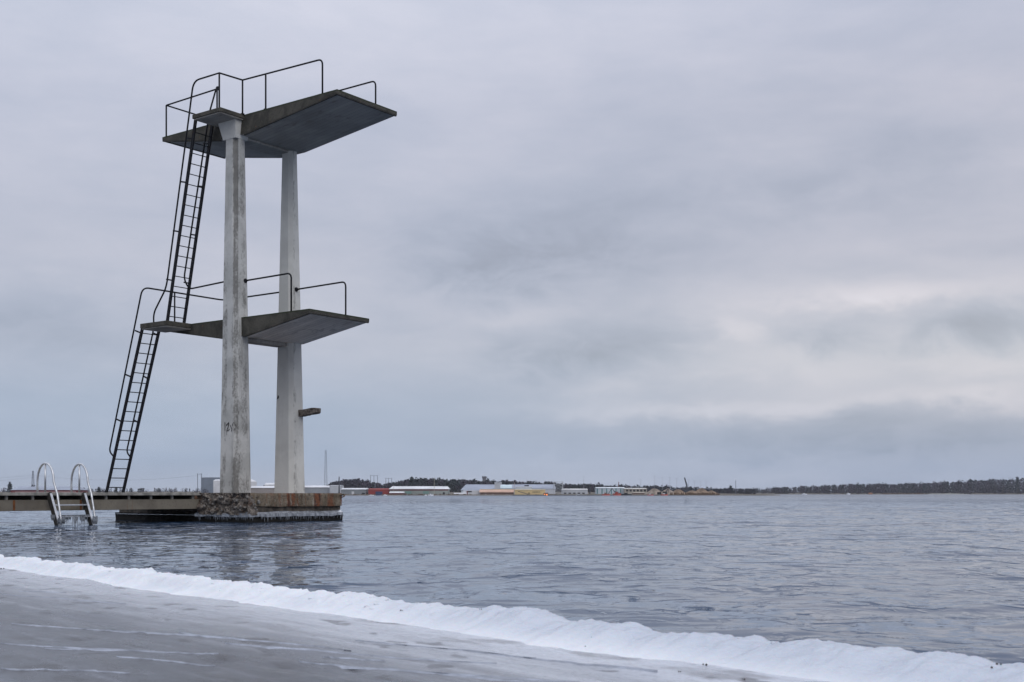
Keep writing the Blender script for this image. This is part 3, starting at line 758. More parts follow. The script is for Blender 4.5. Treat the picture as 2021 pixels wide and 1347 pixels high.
for i in range(46):
    o = protos[i] if i < 6 else share(protos[random.randrange(6)], 'stone', rb_)
    r = random.uniform(.016, .050)
    if random.random() < .8: o.location = (random.uniform(.65, 2.2), -1.88-random.uniform(0, .05), random.uniform(.22, .64))
    else: o.location = (2.24+random.uniform(0, .03), random.uniform(-1.88, -1.55), random.uniform(.2, .6))
    o.scale = (r, r*.8, r*random.uniform(.6, 1)); o.rotation_euler = [random.uniform(0, 6) for _ in range(3)]
# curled piece of metal at the right end of the cap
cm = MB(); cm.tube([(2.2, 1.10, .62), (2.32, 1.12, .635), (2.34, 1.12, .60), (2.26, 1.11, .56)], [.03, .02, .02, .012], 6); cm.build('bent_flange', M_cap, found)

# ice skirt and icicles round the footing
im = MB(); pl = outline(.05, .045)
vis = [q for q in pl if (q[0] > 2.0 and q[1] < 1.3) or (q[1] < -1.7 and q[0] > -2.6)]
prev = None
c = np.array((-.2, .4))
rows_ = []
for i, q in enumerate(vis):
    q = np.array(q); d = q-c; d /= np.linalg.norm(d); s = i*.045; under = q[0] < .4 and q[1] < -1.7
    hi = .245 + .05*float(fbm(s*2, 1, 3, 4)) - (.09 if under else 0); lo_ = .125 + .03*float(fbm(s*5, 3, 3, 5)) + (.0 if under else 0); th = .03+.02*float(fbm(s*6, 7, 3, 2))
    if under: hi = .165; lo_ = .150
    o1 = q - d*.07; o2 = q + d*th*.6
    rows_.append([(o1[0], o1[1], hi), (o2[0], o2[1], (hi*.6+lo_*.4)), (o2[0], o2[1], lo_), (q[0]-d[0]*.09, q[1]-d[1]*.09, lo_-.01)])
    if not under:
        for k in range(2):
            if random.random() < .75:
                ln = random.choice([.03, .05, .07, .10]) * random.uniform(.6, 1.2); r = random.uniform(.006, .015)
                cpos = q + d*random.uniform(-.03, .01) + np.array((-d[1], d[0]))*random.uniform(-.02, .02)
                im.tube([(cpos[0], cpos[1], lo_+.02), (cpos[0], cpos[1], lo_-ln*.5), (cpos[0], cpos[1], lo_-ln)], [r, r*.6, .001], 5)
vs = [p for r_ in rows_ for p in r_]; k4 = len(rows_)
fs = [(i*4+j, i*4+j+1, (i+1)*4+j+1, (i+1)*4+j) for i in range(k4-1) for j in range(3) if abs(vs[i*4][0]-vs[(i+1)*4][0])+abs(vs[i*4][1]-vs[(i+1)*4][1]) < .3]
im.add(vs, fs)
ice = im.build('icicles', M_ice); ice.location = ab(0, 0); ice.rotation_euler = (0, 0, ROT)
tag(ice, 'fringe of white ice and icicles along the waterline of the tower foundation', 'icicles', kind='stuff')
fl = MB(); fl.add([(0,0,0),(.5,0,0),(.62,.12,0),(.4,.28,0),(.05,.2,0),(0,0,.03),(.5,0,.03),(.6,.12,.03),(.4,.26,.03),(.05,.2,.03)], [(5,6,7,8,9),(0,1,6,5),(1,2,7,6),(2,3,8,7),(3,4,9,8),(4,0,5,9)])
floe = fl.build('ice_lump', M_snow); floe.location = ab(2.15, .75, .0); floe.rotation_euler = (0, 0, ROT+1.57)
tag(floe, 'small white ice shelf at the right foot of the foundation', 'ice')

# ------------------------------------------------------------------ footbridge
bridge = empty('footbridge', ab(0, 0), ROT, label='low timber footbridge on pale stained girders leading to the diving tower', cat='footbridge')
B0, B1 = -15.0, -1.84; A0, A1 = -1.55, .62
pk = MB(); pk.box(A0-.02, A1-.06, 0, .135, ZD-.035, ZD-.004); plank = pk.build('plank', M_plank, bridge, bevel=.004)
plank.location = (0, B0, 0); npk = int((B1-B0)/.145)
for i in range(1, npk): share(plank, 'plank', bridge, (random.uniform(-.004, .004), B0+i*.145, random.uniform(-.002, .002)))
MB().box(A1-.055, A1+.03, B0, B1, ZD-.058, ZD+.006).build('edge_board', plain('pale_edge_board', (.25, .24, .22), .8, 0, .5, 6), bridge, bevel=.008)
MB().box(A0-.08, A0-.025, B0, B1, ZD-.06, ZD-.002).build('edge_board', M_plank, bridge)
for b_s in ((B0, -8.93), (-8.91, -4.93), (-4.91, B1)):
    for a_ in (A1-.06, A0+.02):
        g = MB().box(a_-.07, a_+.02, b_s[0], b_s[1], .30, .525).build('girder', M_girder, bridge, bevel=.006)
rj = MB()
for b_, wd in ((-7.45, .06), (-7.7, .05), (-7.95, .09), (-8.2, .06), (-5.02, .05), (-10.2, .1), (-6.55, .05)):
    z0 = .31; rj.box(A1-.039, A1-.036, b_, b_+wd, z0, .52)
rj.build('rust_streak', M_rustband, bridge)
jn = MB().box(A0+.05, A1-.09, -.03, .03, .50, ZD-.037).build('joist', M_joist, bridge); jn.location = (0, B0+.2, 0)
en = MB().box(A1-.088, A1-.045, -.025, .025, .527, ZD-.06).build('joist_end', M_post, bridge); en.location = (0, B0+.2, 0)
k = 1
while B0+.2+k*.58 < B1:
    share(jn, 'joist', bridge, (0, B0+.2+k*.58, 0)); share(en, 'joist_end', bridge, (0, B0+.2+k*.58, 0)); k += 1
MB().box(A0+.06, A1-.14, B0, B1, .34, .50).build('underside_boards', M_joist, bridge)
for b_ in (-4.85, -9.4):
    e = MB(); hk = [(A1-.035, b_+.06*math.cos(t)*.6, .42+.06*math.sin(t)) for t in np.linspace(-.3, 3.1, 8)]
    e.tube(hk, .009, 6).build('hook', M_iron, bridge)
# landing behind the bridge that carries the foot of the ladder
land = empty('landing_deck', ab(0, 0), ROT, label='side landing of the footbridge that carries the foot of the lower ladder', cat='deck')
p2 = MB().box(-5.4, -2.70, 0, .135, ZD-.035, ZD-.004).build('plank', M_plank, land, bevel=.004); p2.location = (0, -1.2, 0)
for i in range(1, 17): share(p2, 'plank', land, (random.uniform(-.004, .004), -1.2+i*.145, 0))
for b_ in (-1.05, .9): MB().box(-5.35, -2.70, b_, b_+.1, ZD-.16, ZD-.037).build('joist', M_joist, land)
for a_, q_ in ((-4.0, .95), (-2.9, -.95)): MB().tube([(a_, q_, -1.2), (a_, q_, ZD-.16)], .09, 10).build('pile', M_joist, land)
# bridge trestles out of the left side
for b_ in (-14.2,):
    for a_ in (A0+.2, A1-.3): MB().tube([(a_, b_, -1.2), (a_, b_, .31)], .1, 10).build('pile', M_joist, bridge)

# ------------------------------------------------------------------ bathing ladder
bl_b0 = -5.80
M_darkp = plain('dark_weathered_plate', (.05, .045, .04), .6, .2, .5, 9)
bath = empty('bathing_ladder', ab(A1, bl_b0), ROT, label='galvanised steel bathing ladder with two hooped handrails hung on the footbridge edge', cat='ladder')
spb = .80
sl_top = (.02, ZD-.02); sl_bot = (.56, -.35)
for j in range(2):
    b = j*spb
    st_ = MB(); st_.beam((.045, b, ZD-.01), (.52, b, -.35), .13, .045, side=(0, 1, 0))
    s1 = st_.build('stile', M_darkp, bath)
    MB().beam((.116, b, ZD-.01), (.591, b, -.35), .014, .05, side=(0, 1, 0)).build('stile_edge', M_steel, bath)
    top_z = ZD+.60
    pts = [Vector((-.36, b, ZD-.01)), Vector((-.37, b, ZD+.12))]
    for k in range(13):
        th = math.pi*(1-k/12); pts.append(Vector((-.085+.285*math.cos(th)+(.02 if k > 6 else 0), b, ZD+.22+.39*math.sin(th))))
    pts += [Vector((.34, b, ZD-.02)), Vector((.47, b, .14)), Vector((.49, b, .02))]
    MB().tube(pts, .022, 10).build('handrail', M_steel, bath, smooth=True)
    MB().tube([(-.085, b, ZD+.60), (-.085, b, ZD-.02)], .020, 8).build('upright', M_steel, bath, smooth=True)
for z in (.42, .18, -.05):
    a = .045 + (ZD-.01-z)*.466
    MB().box(a-.05, a+.06, .02, spb-.02, z-.018, z+.012).build('step', M_steel, bath, bevel=.004)
li = MB(); ai = .045+(ZD-.01-.18)*.466
for k in range(40):
    bb = .03+(spb-.06)*k/39; ln = random.uniform(.07, .19); r = random.uniform(.008, .018)
    a_ = ai + random.choice([-.05, .05, .06, .0])
    li.tube([(a_, bb, .20), (a_, bb, .19-ln*.5), (a_, bb, max(.005, .19-ln))], [r, r*.8, .003], 5)
for k in range(26):
    j = k % 2; a_ = .47+random.uniform(-.04, .05); bb = j*spb+random.uniform(-.05, .05); r = random.uniform(.012, .03)
    li.tube([(a_, bb, .13+random.uniform(0, .06)), (a_, bb, .08), (a_, bb, random.uniform(.0, .05))], [r, r*1.1, .004], 6)
for k in range(14):
    a_ = .20+random.uniform(-.04, .03); r = random.uniform(.012, .028); bb = random.uniform(-.05, .03)
    li.tube([(a_+.05, bb, .22), (a_+.06, bb, .16), (a_+.06, bb, .10)], [r, r*1.1, .004], 6)
li.box(ai-.055, ai+.065, .02, spb-.02, .193, .215)
ic2 = li.build('icicles', M_ice); ic2.location = ab(A1, bl_b0); ic2.rotation_euler = (0, 0, ROT)
tag(ic2, 'icicles hanging from the lowest visible step of the bathing ladder', 'icicles', kind='stuff')

# ------------------------------------------------------------------ far shore
def FX_(xp, d): return (xp-CX)/F*d
def FZ_(yp, d): return EYE + (HY-yp)/F*d
def wallmat(name, c, rough=.8): return plain(name, c, rough, 0, .22, .15)
M_land = plain('brown_shore', (.10, .085, .065), .95, 0, .5, .1)
M_quay = plain('dark_quay', (.035, .032, .032), .9)
# land strip with a ragged water line
lm = MB(); xs = np.linspace(-420, 100, 260); vs = []; fs = []
for x_ in xs:
    y0 = 452 + 6*float(fbm(x_*.03, 0, 3, 2)); vs += [(x_, y0-2, -.3), (x_, y0, .18), (x_, y0+12, .32), (x_, 620, 1.0), (x_, 800, 2.2), (x_, 1500, 3.0)]
fs = [(i*6+j, (i+1)*6+j, (i+1)*6+j+1, i*6+j+1) for i in range(len(xs)-1) for j in range(5)]
land_ = lm.add(vs, fs).build('land', M_land); tag(land_, kind='structure')
lm = MB(); xs = np.linspace(90, 900, 300); vs = []
for x_ in xs:
    y0 = 1180 + (0 if x_ > 200 else (200-x_)*2.0) + 20*float(fbm(x_*.01, 4, 3, 2)); vs += [(x_, y0-6, -.3), (x_, y0, .25), (x_, y0+60, 1.2), (x_, y0+700, 3.0)]
lm.add(vs, [(i*4+j, (i+1)*4+j, (i+1)*4+j+1, i*4+j+1) for i in range(len(xs)-1) for j in range(3)])
l2 = lm.build('shore', M_land); tag(l2, kind='structure')

def foliage(name, c1, c2):
    def f(t, p):
        g = t.new('ShaderNodeNewGeometry').outputs['Position']
        n = t.noise(g, .12, 4, .7); n2 = t.noise(g, .9, 3, .6)
        c = t.mix(t.rng(n, .4, .6), c1, c2); c = t.mix(t.m('MULTIPLY', t.rng(n2, .5, .7), .5), c, (c1[0]*.5, c1[1]*.5, c1[2]*.5, 1))
        t.l.new(c, p.inputs['Base Color']); p.inputs['Roughness'].default_value = .95
    return mat(name, f)
M_bare = foliage('bare_winter_twigs', (.044, .034, .050, 1), (.030, .026, .042, 1))
M_pine = foliage('dark_pine', (.022, .030, .036, 1), (.032, .040, .042, 1))
M_brush = foliage('brown_brush', (.13, .085, .055, 1), (.095, .065, .045, 1))
M_trunk = plain('bark', (.06, .045, .04), .95)
def crown(mb, x_, y_, z0, h, wd, kind, n):
    # clumps of small twig and needle faces spread through the crown's volume
    for i in range(n):
        if kind == 'pine':
            t = random.random()**.8; rr = wd*.5*(1-t*.8)*(.4+.7*random.random()); zz = z0+h*(.03+.95*t)
        else:
            t = random.random()**1.2; rr = wd*.5*min(1, 2.2*math.sqrt(max(0, 1-t)))*random.random()**.4; zz = z0+h*(.03+.92*t)
        an = random.random()*6.283; cx = x_+rr*math.cos(an); cy = y_+rr*math.sin(an)
        s = min(h, 9)*random.uniform(.08, .17)
        a = [Vector((random.uniform(-1, 1), random.uniform(-.6, .6), random.uniform(-1, 1)))*s for _ in range(3)]
        c = Vector((cx, cy, zz)); mb.add([c+a[0], c+a[1], c+a[2]], [(0, 1, 2)])
def profile(pts, xq):
    return float(np.interp(xq, [p[0] for p in pts], [p[1] for p in pts]))
def woods(name, label, prof, x0, x1, d0, d1, n, pine_frac, seed, hmin=5):
    random.seed(seed); bare = MB()
    for i in range(n):
        d = random.uniform(d0, d1); xp = random.uniform(x0, x1)
        topy = profile(prof, xp) + 1.2 + random.uniform(0, 3.0) + 4.0*float(fbm(xp*.06, seed, 4, 9)) - min(6, random.expovariate(1.6)); fr = (d-d0)/(d1-d0)
        ztop = FZ_(topy, d); gz = .3 + 1.2*fr
        h = max(3.0, ztop-gz) if d > (d0+d1)/2 or True else 5
        wd = h*random.uniform(.45, .8)
        kp = random.random() < (pine_frac(xp) if callable(pine_frac) else pine_frac)
        bare.cur = 1 if kp else 0
        X_ = FX_(xp, d)
        crown(bare, X_, d, gz, h, wd*(.8 if kp else 1), 'pine' if kp else 'bare', 46)
        bare.cur = 2; bare.tube([(X_, d, gz-.5), (X_, d, gz+h*.75)], [.22, .06], 4, cap=False)
    o = bare.build(name, [M_bare, M_pine, M_trunk]); tag(o, label, 'woods', kind='stuff'); return o
pf = [(640, 962), (655, 952), (668, 948), (700, 944), (735, 950), (755, 955), (785, 950), (812, 945), (850, 944), (900, 946), (960, 949), (1020, 949), (1080, 951), (1110, 954), (1160, 956), (1250, 958), (1300, 959), (1400, 962), (1480, 966)]
woods('woods', 'low wooded ridge behind the sheds, bare trees and dark pines', pf, 645, 1490, 700, 860, 1200, lambda xp: .15 if xp < 750 else (.55 if xp > 780 else .35), 3)
prr = [(1380, 966), (1450, 965), (1500, 964), (1560, 960), (1620, 957), (1700, 955), (1800, 953), (1860, 951), (1920, 947), (1960, 945), (2021, 943), (2200, 944), (2400, 946)]
woods('woods', 'dark bare woods lining the far shore on the right', prr, 1370, 2420, 1200, 1420, 1500, .35, 5)
pll = [(-300, 966), (0, 968), (160, 971), (240, 971), (350, 971.5), (380, 967), (435, 967), (500, 963), (520, 955), (545, 957), (570, 965), (650, 966)]
woods('woods', 'thin line of low bushes and trees behind the footbridge', pll, -300, 650, 640, 780, 260, .3, 8)
random.seed(11)
# single trees that stand out
def tree(xp, topy, d, wd, kind, label):
    z1 = FZ_(topy, d); e = empty('pine_tree' if kind == 'pine' else 'bare_tree', (FX_(xp, d), d, .3), label=label, cat='tree', group='single trees on the far shore')
    m_ = MB(); m_.tube([(0, 0, -.3), (0, 0, (z1-.3)*.85)], [.22, .05], 5); m_.build('trunk', M_trunk, e)
    m_ = MB(); crown(m_, 0, 0, 0, z1-.3, wd, kind, 150); m_.build('crown', M_pine if kind == 'pine' else M_bare, e)
tree(19, 952, 520, 2.6, 'pine', 'pointed tree standing left of the red barn with the grey roof')
tree(9, 963, 520, 3.2, 'bare', 'round bush left of the pointed tree at the left edge')
tree(66, 957, 600, 3.0, 'bare', 'dark tree behind the red barn at the foot of the power mast')
tree(164, 964, 520, 2.0, 'pine', 'small dark tree just right of the red barn')
tree(172, 966, 525, 2.6, 'bare', 'low bush beside the small dark tree right of the red barn')
tree(195, 962, 520, 2.4, 'pine', 'tree between the bathing ladder and the iron ladder foot')
tree(204, 967, 525, 2.4, 'bare', 'low bush touching the foot of the black iron ladder')
tree(229, 963, 520, 2.2, 'pine', 'small tree seen between the stiles of the black iron ladder')
tree(405, 966, 520, 3.5, 'bare', 'brown bush in front of the grey industrial block')
tree(385, 967, 520, 2.5, 'bare', 'bush left of the grey industrial block')
tree(727, 941+6, 720, 5.0, 'bare', 'grey bare tree at the left end of the wooded ridge')
tree(813, 942, 720, 4.0, 'pine', 'dark pine standing above the ridge over the long shed')
tree(1442, 959, 760, 3.0, 'pine', 'narrow spruce near the red beacon mast')
tree(1895, 946, 1190, 9, 'bare', 'tall bare tree rising above the right hand woods')
tree(1910, 949, 1190, 8, 'bare', 'second bare tree, right of the tall one in the right hand woods')
tree(2008, 941, 1190, 6, 'pine', 'tall conifer near the right edge of the far shore')

BM = {}
def bm(name, c, rough=.8):
    if name not in BM: BM[name] = wallmat(name, c, rough)
    return BM[name]
def building(label, x0, x1, ytop, yeave, ybase, d, depth, wall, roof, name='shed', gable=False, wins=(), doors=(), overhang=.4, ridge_in=0, rot=0):
    X0, X1 = FX_(x0, d), FX_(x1, d); zt, ze, zb = FZ_(ytop, d), FZ_(yeave, d), min(FZ_(ybase, d), .15)
    cx = (X0+X1)/2; e = empty(name, (cx, d, 0), 0, label=label, cat='building'); hx = (X1-X0)/2
    MB().box(-hx, hx, 0, depth, zb-.3, ze).build('wall', wall, e)
    r = MB(); o_ = overhang
    ri = FX_(ridge_in, d)-FX_(0, d) if ridge_in else 0
    if gable:       # gable end faces the water
        r.add([(-hx-o_, -o_, ze), (0, -o_, zt), (hx+o_, -o_, ze), (-hx-o_, depth+o_, ze), (0, depth+o_, zt), (hx+o_, depth+o_, ze)], [(0,1,4,3), (1,2,5,4), (0,2,1), (3,4,5), (0,3,5,2)])
    else:
        r.add([(-hx-o_, -o_, ze), (hx+o_, -o_, ze), (hx+o_-ri, depth/2, zt), (-hx-o_+ri, depth/2, zt), (-hx-o_, depth+o_, ze), (hx+o_, depth+o_, ze)], [(0,1,2,3), (3,2,5,4), (0,3,4), (1,5,2), (0,4,5,1)])
    r.build('roof', roof, e)
    for (wx0, wx1, wy0, wy1, m_) in wins:
        MB().box(FX_(wx0, d)-cx, FX_(wx1, d)-cx, -.06, .1, FZ_(wy1, d), FZ_(wy0, d)).build('window', m_, e)
    for (wx0, wx1, wy0, m_) in doors:
        MB().box(FX_(wx0, d)-cx, FX_(wx1, d)-cx, -.08, .1, zb, FZ_(wy0, d)).build('door', m_, e)
    return e
white = bm('white_sheet', (.60, .61, .64)); grey = bm('grey_sheet', (.30, .32, .35)); lgrey = bm('light_grey_sheet', (.46, .48, .52)); dred = bm('dark_red_timber', (.16, .035, .04))
red = bm('red_sheet', (.30, .05, .045)); green = bm('grey_green_sheet', (.27, .30, .29)); yel = bm('ochre_render', (.62, .48, .26)); brown = bm('brown_timber', (.19, .12, .10))
slate = bm('slate_blue_roof', (.27, .30, .37)); beige = bm('beige_render', (.34, .30, .26)); dk = bm('dark_opening', (.025, .025, .03)); blue = bm('blue_door', (.04, .06, .14)); pink = bm('salmon_wall', (.52, .34, .26)); teal = bm('teal_steel', (.08, .22, .24))
building('long dark red barn with a grey roof behind the bathing ladder', 21, 153, 960.5, 967.5, 974, 500, 12, dred, slate, 'barn', ridge_in=9, wins=[(30, 150, 970.5, 972.5, bm('dull_pink_band', (.3, .2, .2)))], overhang=.3)
b = building('tall grey windowless industrial block', 397, 436, 942, 943, 972, 560, 16, bm('blue_grey_block', (.17, .20, .25)), bm('blue_grey_block', (.17, .20, .25)), 'industrial_block', overhang=.05)
b = building('white box shaped silo house beside the front column', 421, 448, 946.5, 949, 964, 540, 8, white, white, 'silo_house', overhang=.05)
MB_t = MB(); MB_t.tube([(0, 0, 0), (0, 0, FZ_(951, 540)), (0, 0, FZ_(946.5, 540))], [2.6, 2.6, .6], 16)
o = MB_t.build('tank', white, smooth=False); o.location = (FX_(495, 540), 540, 0); tag(o, 'round white storage tank with a domed top right of the front column', 'tank')
building('low white warehouse seen between the two columns', 492, 556, 959.5, 963.5, 974, 520, 14, bm('pale_brown_wall', (.30, .27, .26)), white, 'warehouse', overhang=.3)
building('small white house above the low warehouse between the columns', 522, 548, 953.5, 957, 966, 600, 8, white, white, 'house', overhang=.1)
building('long grey shed with a white roof right of the rear column', 590, 652, 958.5, 962.5, 976, 505, 14, grey, white, 'shed', overhang=.3)
building('short grey annex at the end of the long grey shed', 650.5, 672, 957.8, 959, 976, 502, 10, lgrey, lgrey, 'annex', overhang=.1)
building('grey waterfront shed with a white roof strip and white gate', 673, 722, 963.5, 966.5, 979, 480, 12, bm('mid_grey_wall', (.24, .26, .28)), white, 'shed', wins=[(694, 699, 970.5, 976, white)], doors=[(714, 720, 973, dk)], overhang=.2)
b = building('red corrugated shed with a dark blue doorway', 727, 769, 964.5, 966.5, 978, 478, 12, red, red, 'shed', doors=[(741, 755, 970.5, blue)], overhang=.2)
b = building('long shed with a bright white roof, dark red eaves and greenish wall', 769, 884, 960, 965.8, 978, 476, 14, green, white, 'shed', ridge_in=4, overhang=.35, wins=[(768.5, 884.5, 966.2, 968.6, dred), (800, 812, 970, 975, bm('teal_panel', (.18, .30, .28))), (835, 846, 970, 975, bm('teal_panel', (.18, .30, .28)))], doors=[(874, 878, 972, dk)])
building('little dark red boathouse with a white roof by the water', 769, 796, 970.5, 973.5, 979, 462, 5, dred, white, 'boathouse', overhang=.2, doors=[(775, 779, 976, dk), (786, 790, 976, dk)])
building('flat dark red boathouse beside the white roofed one', 796.5, 801, 974, 975, 979, 462, 4, dred, bm('dark_roof', (.08, .06, .06)), 'boathouse', overhang=.2)
building('large blue grey hall with a pale gable', 910, 1004, 956, 968, 978, 540, 34, bm('pale_blue_gable', (.50, .56, .62)), slate, 'hall', ridge_in=8, overhang=.3)
building('flat white annex at the foot of the large hall', 914, 948, 967.8, 968.6, 979, 478, 10, white, lgrey, 'annex', wins=[(921, 931, 969.5, 972, dk)], doors=[(921, 923, 970, dred), (927, 929, 975, grey)], overhang=.1)
building('low white tent hall left of the large hall', 896, 920, 973.2, 975, 979, 474, 6, white, white, 'tent_hall', overhang=.1)
building('grey cube with chimneys on the roof of the large hall', 976, 990, 952, 953, 975, 536, 8, lgrey, grey, 'penthouse', overhang=.1)
building('pale saddle roofed hall behind the ochre sheds', 988, 1010, 957, 964, 978, 500, 12, bm('pale_blue_gable', (.5, .56, .62)), bm('pale_blue_roof', (.46, .56, .60)), 'hall', overhang=.1)
building('long slate roofed hall right of the mast', 1006, 1096, 956, 965, 978, 530, 26, lgrey, slate, 'hall', overhang=.2, wins=[(1035, 1044, 958, 960.3, dk)])
building('white cube building behind the ochre workshop', 1018, 1050, 960.5, 961.2, 978, 500, 10, bm('pale_grey_white', (.56, .60, .64)), lgrey, 'house', overhang=.05)
building('salmon coloured workshop with brown doors', 948, 1014, 966.2, 972.2, 979, 474, 10, brown, pink, 'workshop', overhang=.4, doors=[(957, 961, 976, white), (970, 975, 976, white), (985, 988, 976.3, white), (998, 1002, 976.3, white)], wins=[(948, 1014, 966.0, 967.0, yel)])
ye = building('ochre workshop with a small dark sign', 1016, 1076, 966, 967.8, 979, 472, 10, yel, bm('ochre_roof', (.42, .36, .24)), 'workshop', overhang=.1, doors=[(1043, 1045, 972.5, dk), (1056, 1060, 976, brown)], wins=[(1051 + i*3.1, 1053+i*3.1, 970.8, 972.3, dk) for i in range(5)])
building('low white store with a row of dark openings', 1110, 1160, 964.8, 967, 978, 500, 10, lgrey, bm('offwhite_roof', (.6, .6, .6)), 'store', overhang=.1, wins=[(1113+i*9, 1118+i*9, 972.8, 975, dk) for i in range(5)])
building('teal steel framed hall by the quay', 1178, 1233, 961.8, 964, 978, 520, 12, bm('pale_blue_gable', (.5, .56, .62)), bm('white_blue_roof', (.6, .65, .7)), 'hall', overhang=.2, wins=[(1178+i*9.2, 1180+i*9.2, 964.5, 975, teal) for i in range(6)])
building('beige hall with square dark windows', 1233, 1277, 963.5, 965, 978, 515, 12, bm('beige_light', (.40, .37, .33)), bm('offwhite_roof', (.6, .6, .6)), 'hall', overhang=.1, wins=[(1235.5+i*7, 1240+i*7, 966.6, 970.5, dk) for i in range(6)])
building('low brown shed beside the barges', 1250, 1272, 972, 973.5, 978.5, 480, 5, brown, beige, 'shed', overhang=.2)
# lattice tower, chimney, masts
def mast(label, xp, ytop, ybase, d, r, m_, name='mast', cat='mast', arms=()):
    e = MB(); zt = FZ_(ytop, d); zb = FZ_(ybase, d); e.tube([(0, 0, 0), (0, 0, zt)], [r, r*.6], 6)
    for (yy, w_) in arms: zz = FZ_(yy, d); e.beam((-w_, 0, zz), (w_, 0, zz), r*.8, r*.8)
    o = e.build(name, m_); o.location = (FX_(xp, d), d, 0)
    return tag(o, label, cat)
ironf = bm('far_dark_steel', (.05, .055, .07)); greyf = bm('far_grey_steel', (.16, .18, .22))
def lattice(label, xp, ytop, d, w0, w1, m_, name='lattice_mast', cat='mast', bays=14):
    e = MB(); H = FZ_(ytop, d); c4 = [(-1, -1), (1, -1), (1, 1), (-1, 1)]
    P = lambda k, i: Vector((c4[i][0]*(w0+(w1-w0)*k/bays), c4[i][1]*(w0+(w1-w0)*k/bays), H*k/bays))
    th = max(.10, w0*.07)
    for k in range(bays):
        for i in range(4):
            e.beam(P(k, i), P(k+1, i), th, th); e.beam(P(k, i), P(k+1, (i+1) % 4), th*.6, th*.6); e.beam(P(k+1, i), P(k+1, (i+1) % 4), th*.6, th*.6)
    o = e.build(name, m_); o.location = (FX_(xp, d), d, 0); return tag(o, label, cat)
lattice('tall thin lattice radio mast right of the rear column', 643, 889, 900, 1.1, .45, greyf, bays=26)
lattice('grey lattice loading tower beside the slate roofed hall', 1102, 951, 500, 1.9, 1.8, lgrey, 'loading_tower', 'tower', bays=5)
mast('black chimney stack in front of the bare trees', 669.3, 941, 975, 490, .34, ironf, 'chimney', 'chimney')
mast('white flagpole in front of the long white roofed shed', 857, 943, 978, 470, .10, bm('pale_pole', (.45, .42, .36)), 'flagpole', 'pole')
mast('pale pole at the left end of the long white roofed shed', 777, 957, 978, 470, .08, bm('pale_pole', (.45, .42, .36)), 'flagpole', 'pole')
mast('pale orange mast left of the ochre workshop', 1015, 953, 980, 468, .12, bm('pale_pole', (.45, .42, .36)), 'mast', 'mast')
mast('dark crane mast behind the low white store', 1164, 955, 976, 500, .25, ironf, 'mast', 'mast')
mast('short red chimney above the teal hall', 1221, 951.5, 962, 540, .22, bm('brick_red', (.16, .06, .06)), 'chimney', 'chimney')
mast('thin beacon mast at the end of the spit', 1452, 948.5, 978, 480, .12, greyf, 'beacon', 'beacon', arms=[(951, .3)])
for i, (xp, yt, hl) in enumerate([(1152, 940.5, 'floodlight mast standing alone above the low white store'), (1264.5, 947, 'short floodlight mast left of the tallest one'), (1292, 939, 'tallest floodlight mast on the quay'),
                   (1307.5, 942, 'floodlight mast just right of the tallest one'), (1322, 942.5, 'third floodlight mast from the tallest towards the crane'), (1335.5, 944, 'floodlight mast just left of the leaning crane'),
                   (1359, 947, 'floodlight mast just right of the leaning crane'), (1370.5, 949, 'low floodlight mast, second right of the crane'), (1382.5, 950, 'low floodlight mast, third right of the crane'), (1393.5, 949.5, 'rightmost of the low floodlight masts')]):
    m_ = mast(hl, xp, yt, 975, 700, .08, bm('pale_far_steel', (.30, .32, .38)), 'floodlight_mast', 'mast', arms=[(yt+.6, .8)]); m_['group'] = 'floodlight masts over the harbour'
# leaning crane
cr = empty('crane', (FX_(1355, 490), 490, 0), label='dark leaning crane jib over the gravel heaps', cat='crane')
MB().beam((.3, 0, 3.0), (-.8, 0, FZ_(943, 490)), .45, .45).build('jib', ironf, cr)
MB().box(-.9, 1.0, -1, 1, 0, 3.2).build('cab', ironf, cr)
MB().tube([(-.8, 0, FZ_(943, 490)), (.9, 0, 3.2)], .06, 4).build('cable', ironf, cr)
# power masts
for (xp, yt, d, nm, lb) in [(65, 930, 620, 'power_pylon', 'narrow power pylon rising behind the red barn')]:
    lattice(lb, xp, yt, d, .8, .2, greyf, nm, 'pylon', bays=8)
for (xs_, yt, lb) in [((390, 397.5), 935, 'pair of thin power poles left of the grey industrial block'), ((731.5, 738, 745), 938, 'taller group of three power poles on the ridge'), ((761.5, 767, 773), 943.5, 'lower group of three power poles on the ridge')]:
    d = 860 if xs_[0] > 500 else 600; e = MB(); x0 = FX_(xs_[0], d)
    for xp in xs_: X_ = FX_(xp, d)-x0; e.tube([(X_, 0, 0), (X_, 0, FZ_(yt, d))], .16, 5)
    e.beam((-.4, 0, FZ_(yt+1.2, d)), (FX_(xs_[-1], d)-x0+.4, 0, FZ_(yt+1.2, d)), .14, .14)
    o = e.build('power_poles', greyf); o.location = (x0, d, 0); tag(o, lb, 'power poles')
wm = MB()
for (p, q, sag) in [((65, 938, 620), (-260, 940, 600), 6), ((65, 938, 620), (390, 939, 600), 7), ((65, 943, 620), (-260, 946, 600), 6)]:
    a = Vector((FX_(p[0], p[2]), p[2], FZ_(p[1], p[2]))); b_ = Vector((FX_(q[0], q[2]), q[2], FZ_(q[1], q[2])))
    wm.tube([a.lerp(b_, k/14)-Vector((0, 0, sag*.35*(1-(2*k/14-1)**2))) for k in range(15)], .045, 4)
tag(wm.build('power_line', greyf), 'thin power lines strung from the pylon behind the barn', 'power line')
# water tower
wt = empty('water_tower', (FX_(956, 900), 900, 0), label='grey water tower with a wider flat head above the trees', cat='water tower')
MB().tube([(0, 0, 0), (0, 0, FZ_(944.3, 900))], 1.4, 14).build('shaft', bm('tower_grey', (.16, .16, .18)), wt)
MB().tube([(0, 0, FZ_(944.5, 900)), (0, 0, FZ_(940.6, 900))], 1.75, 14).build('head', bm('tower_head', (.12, .12, .14)), wt)
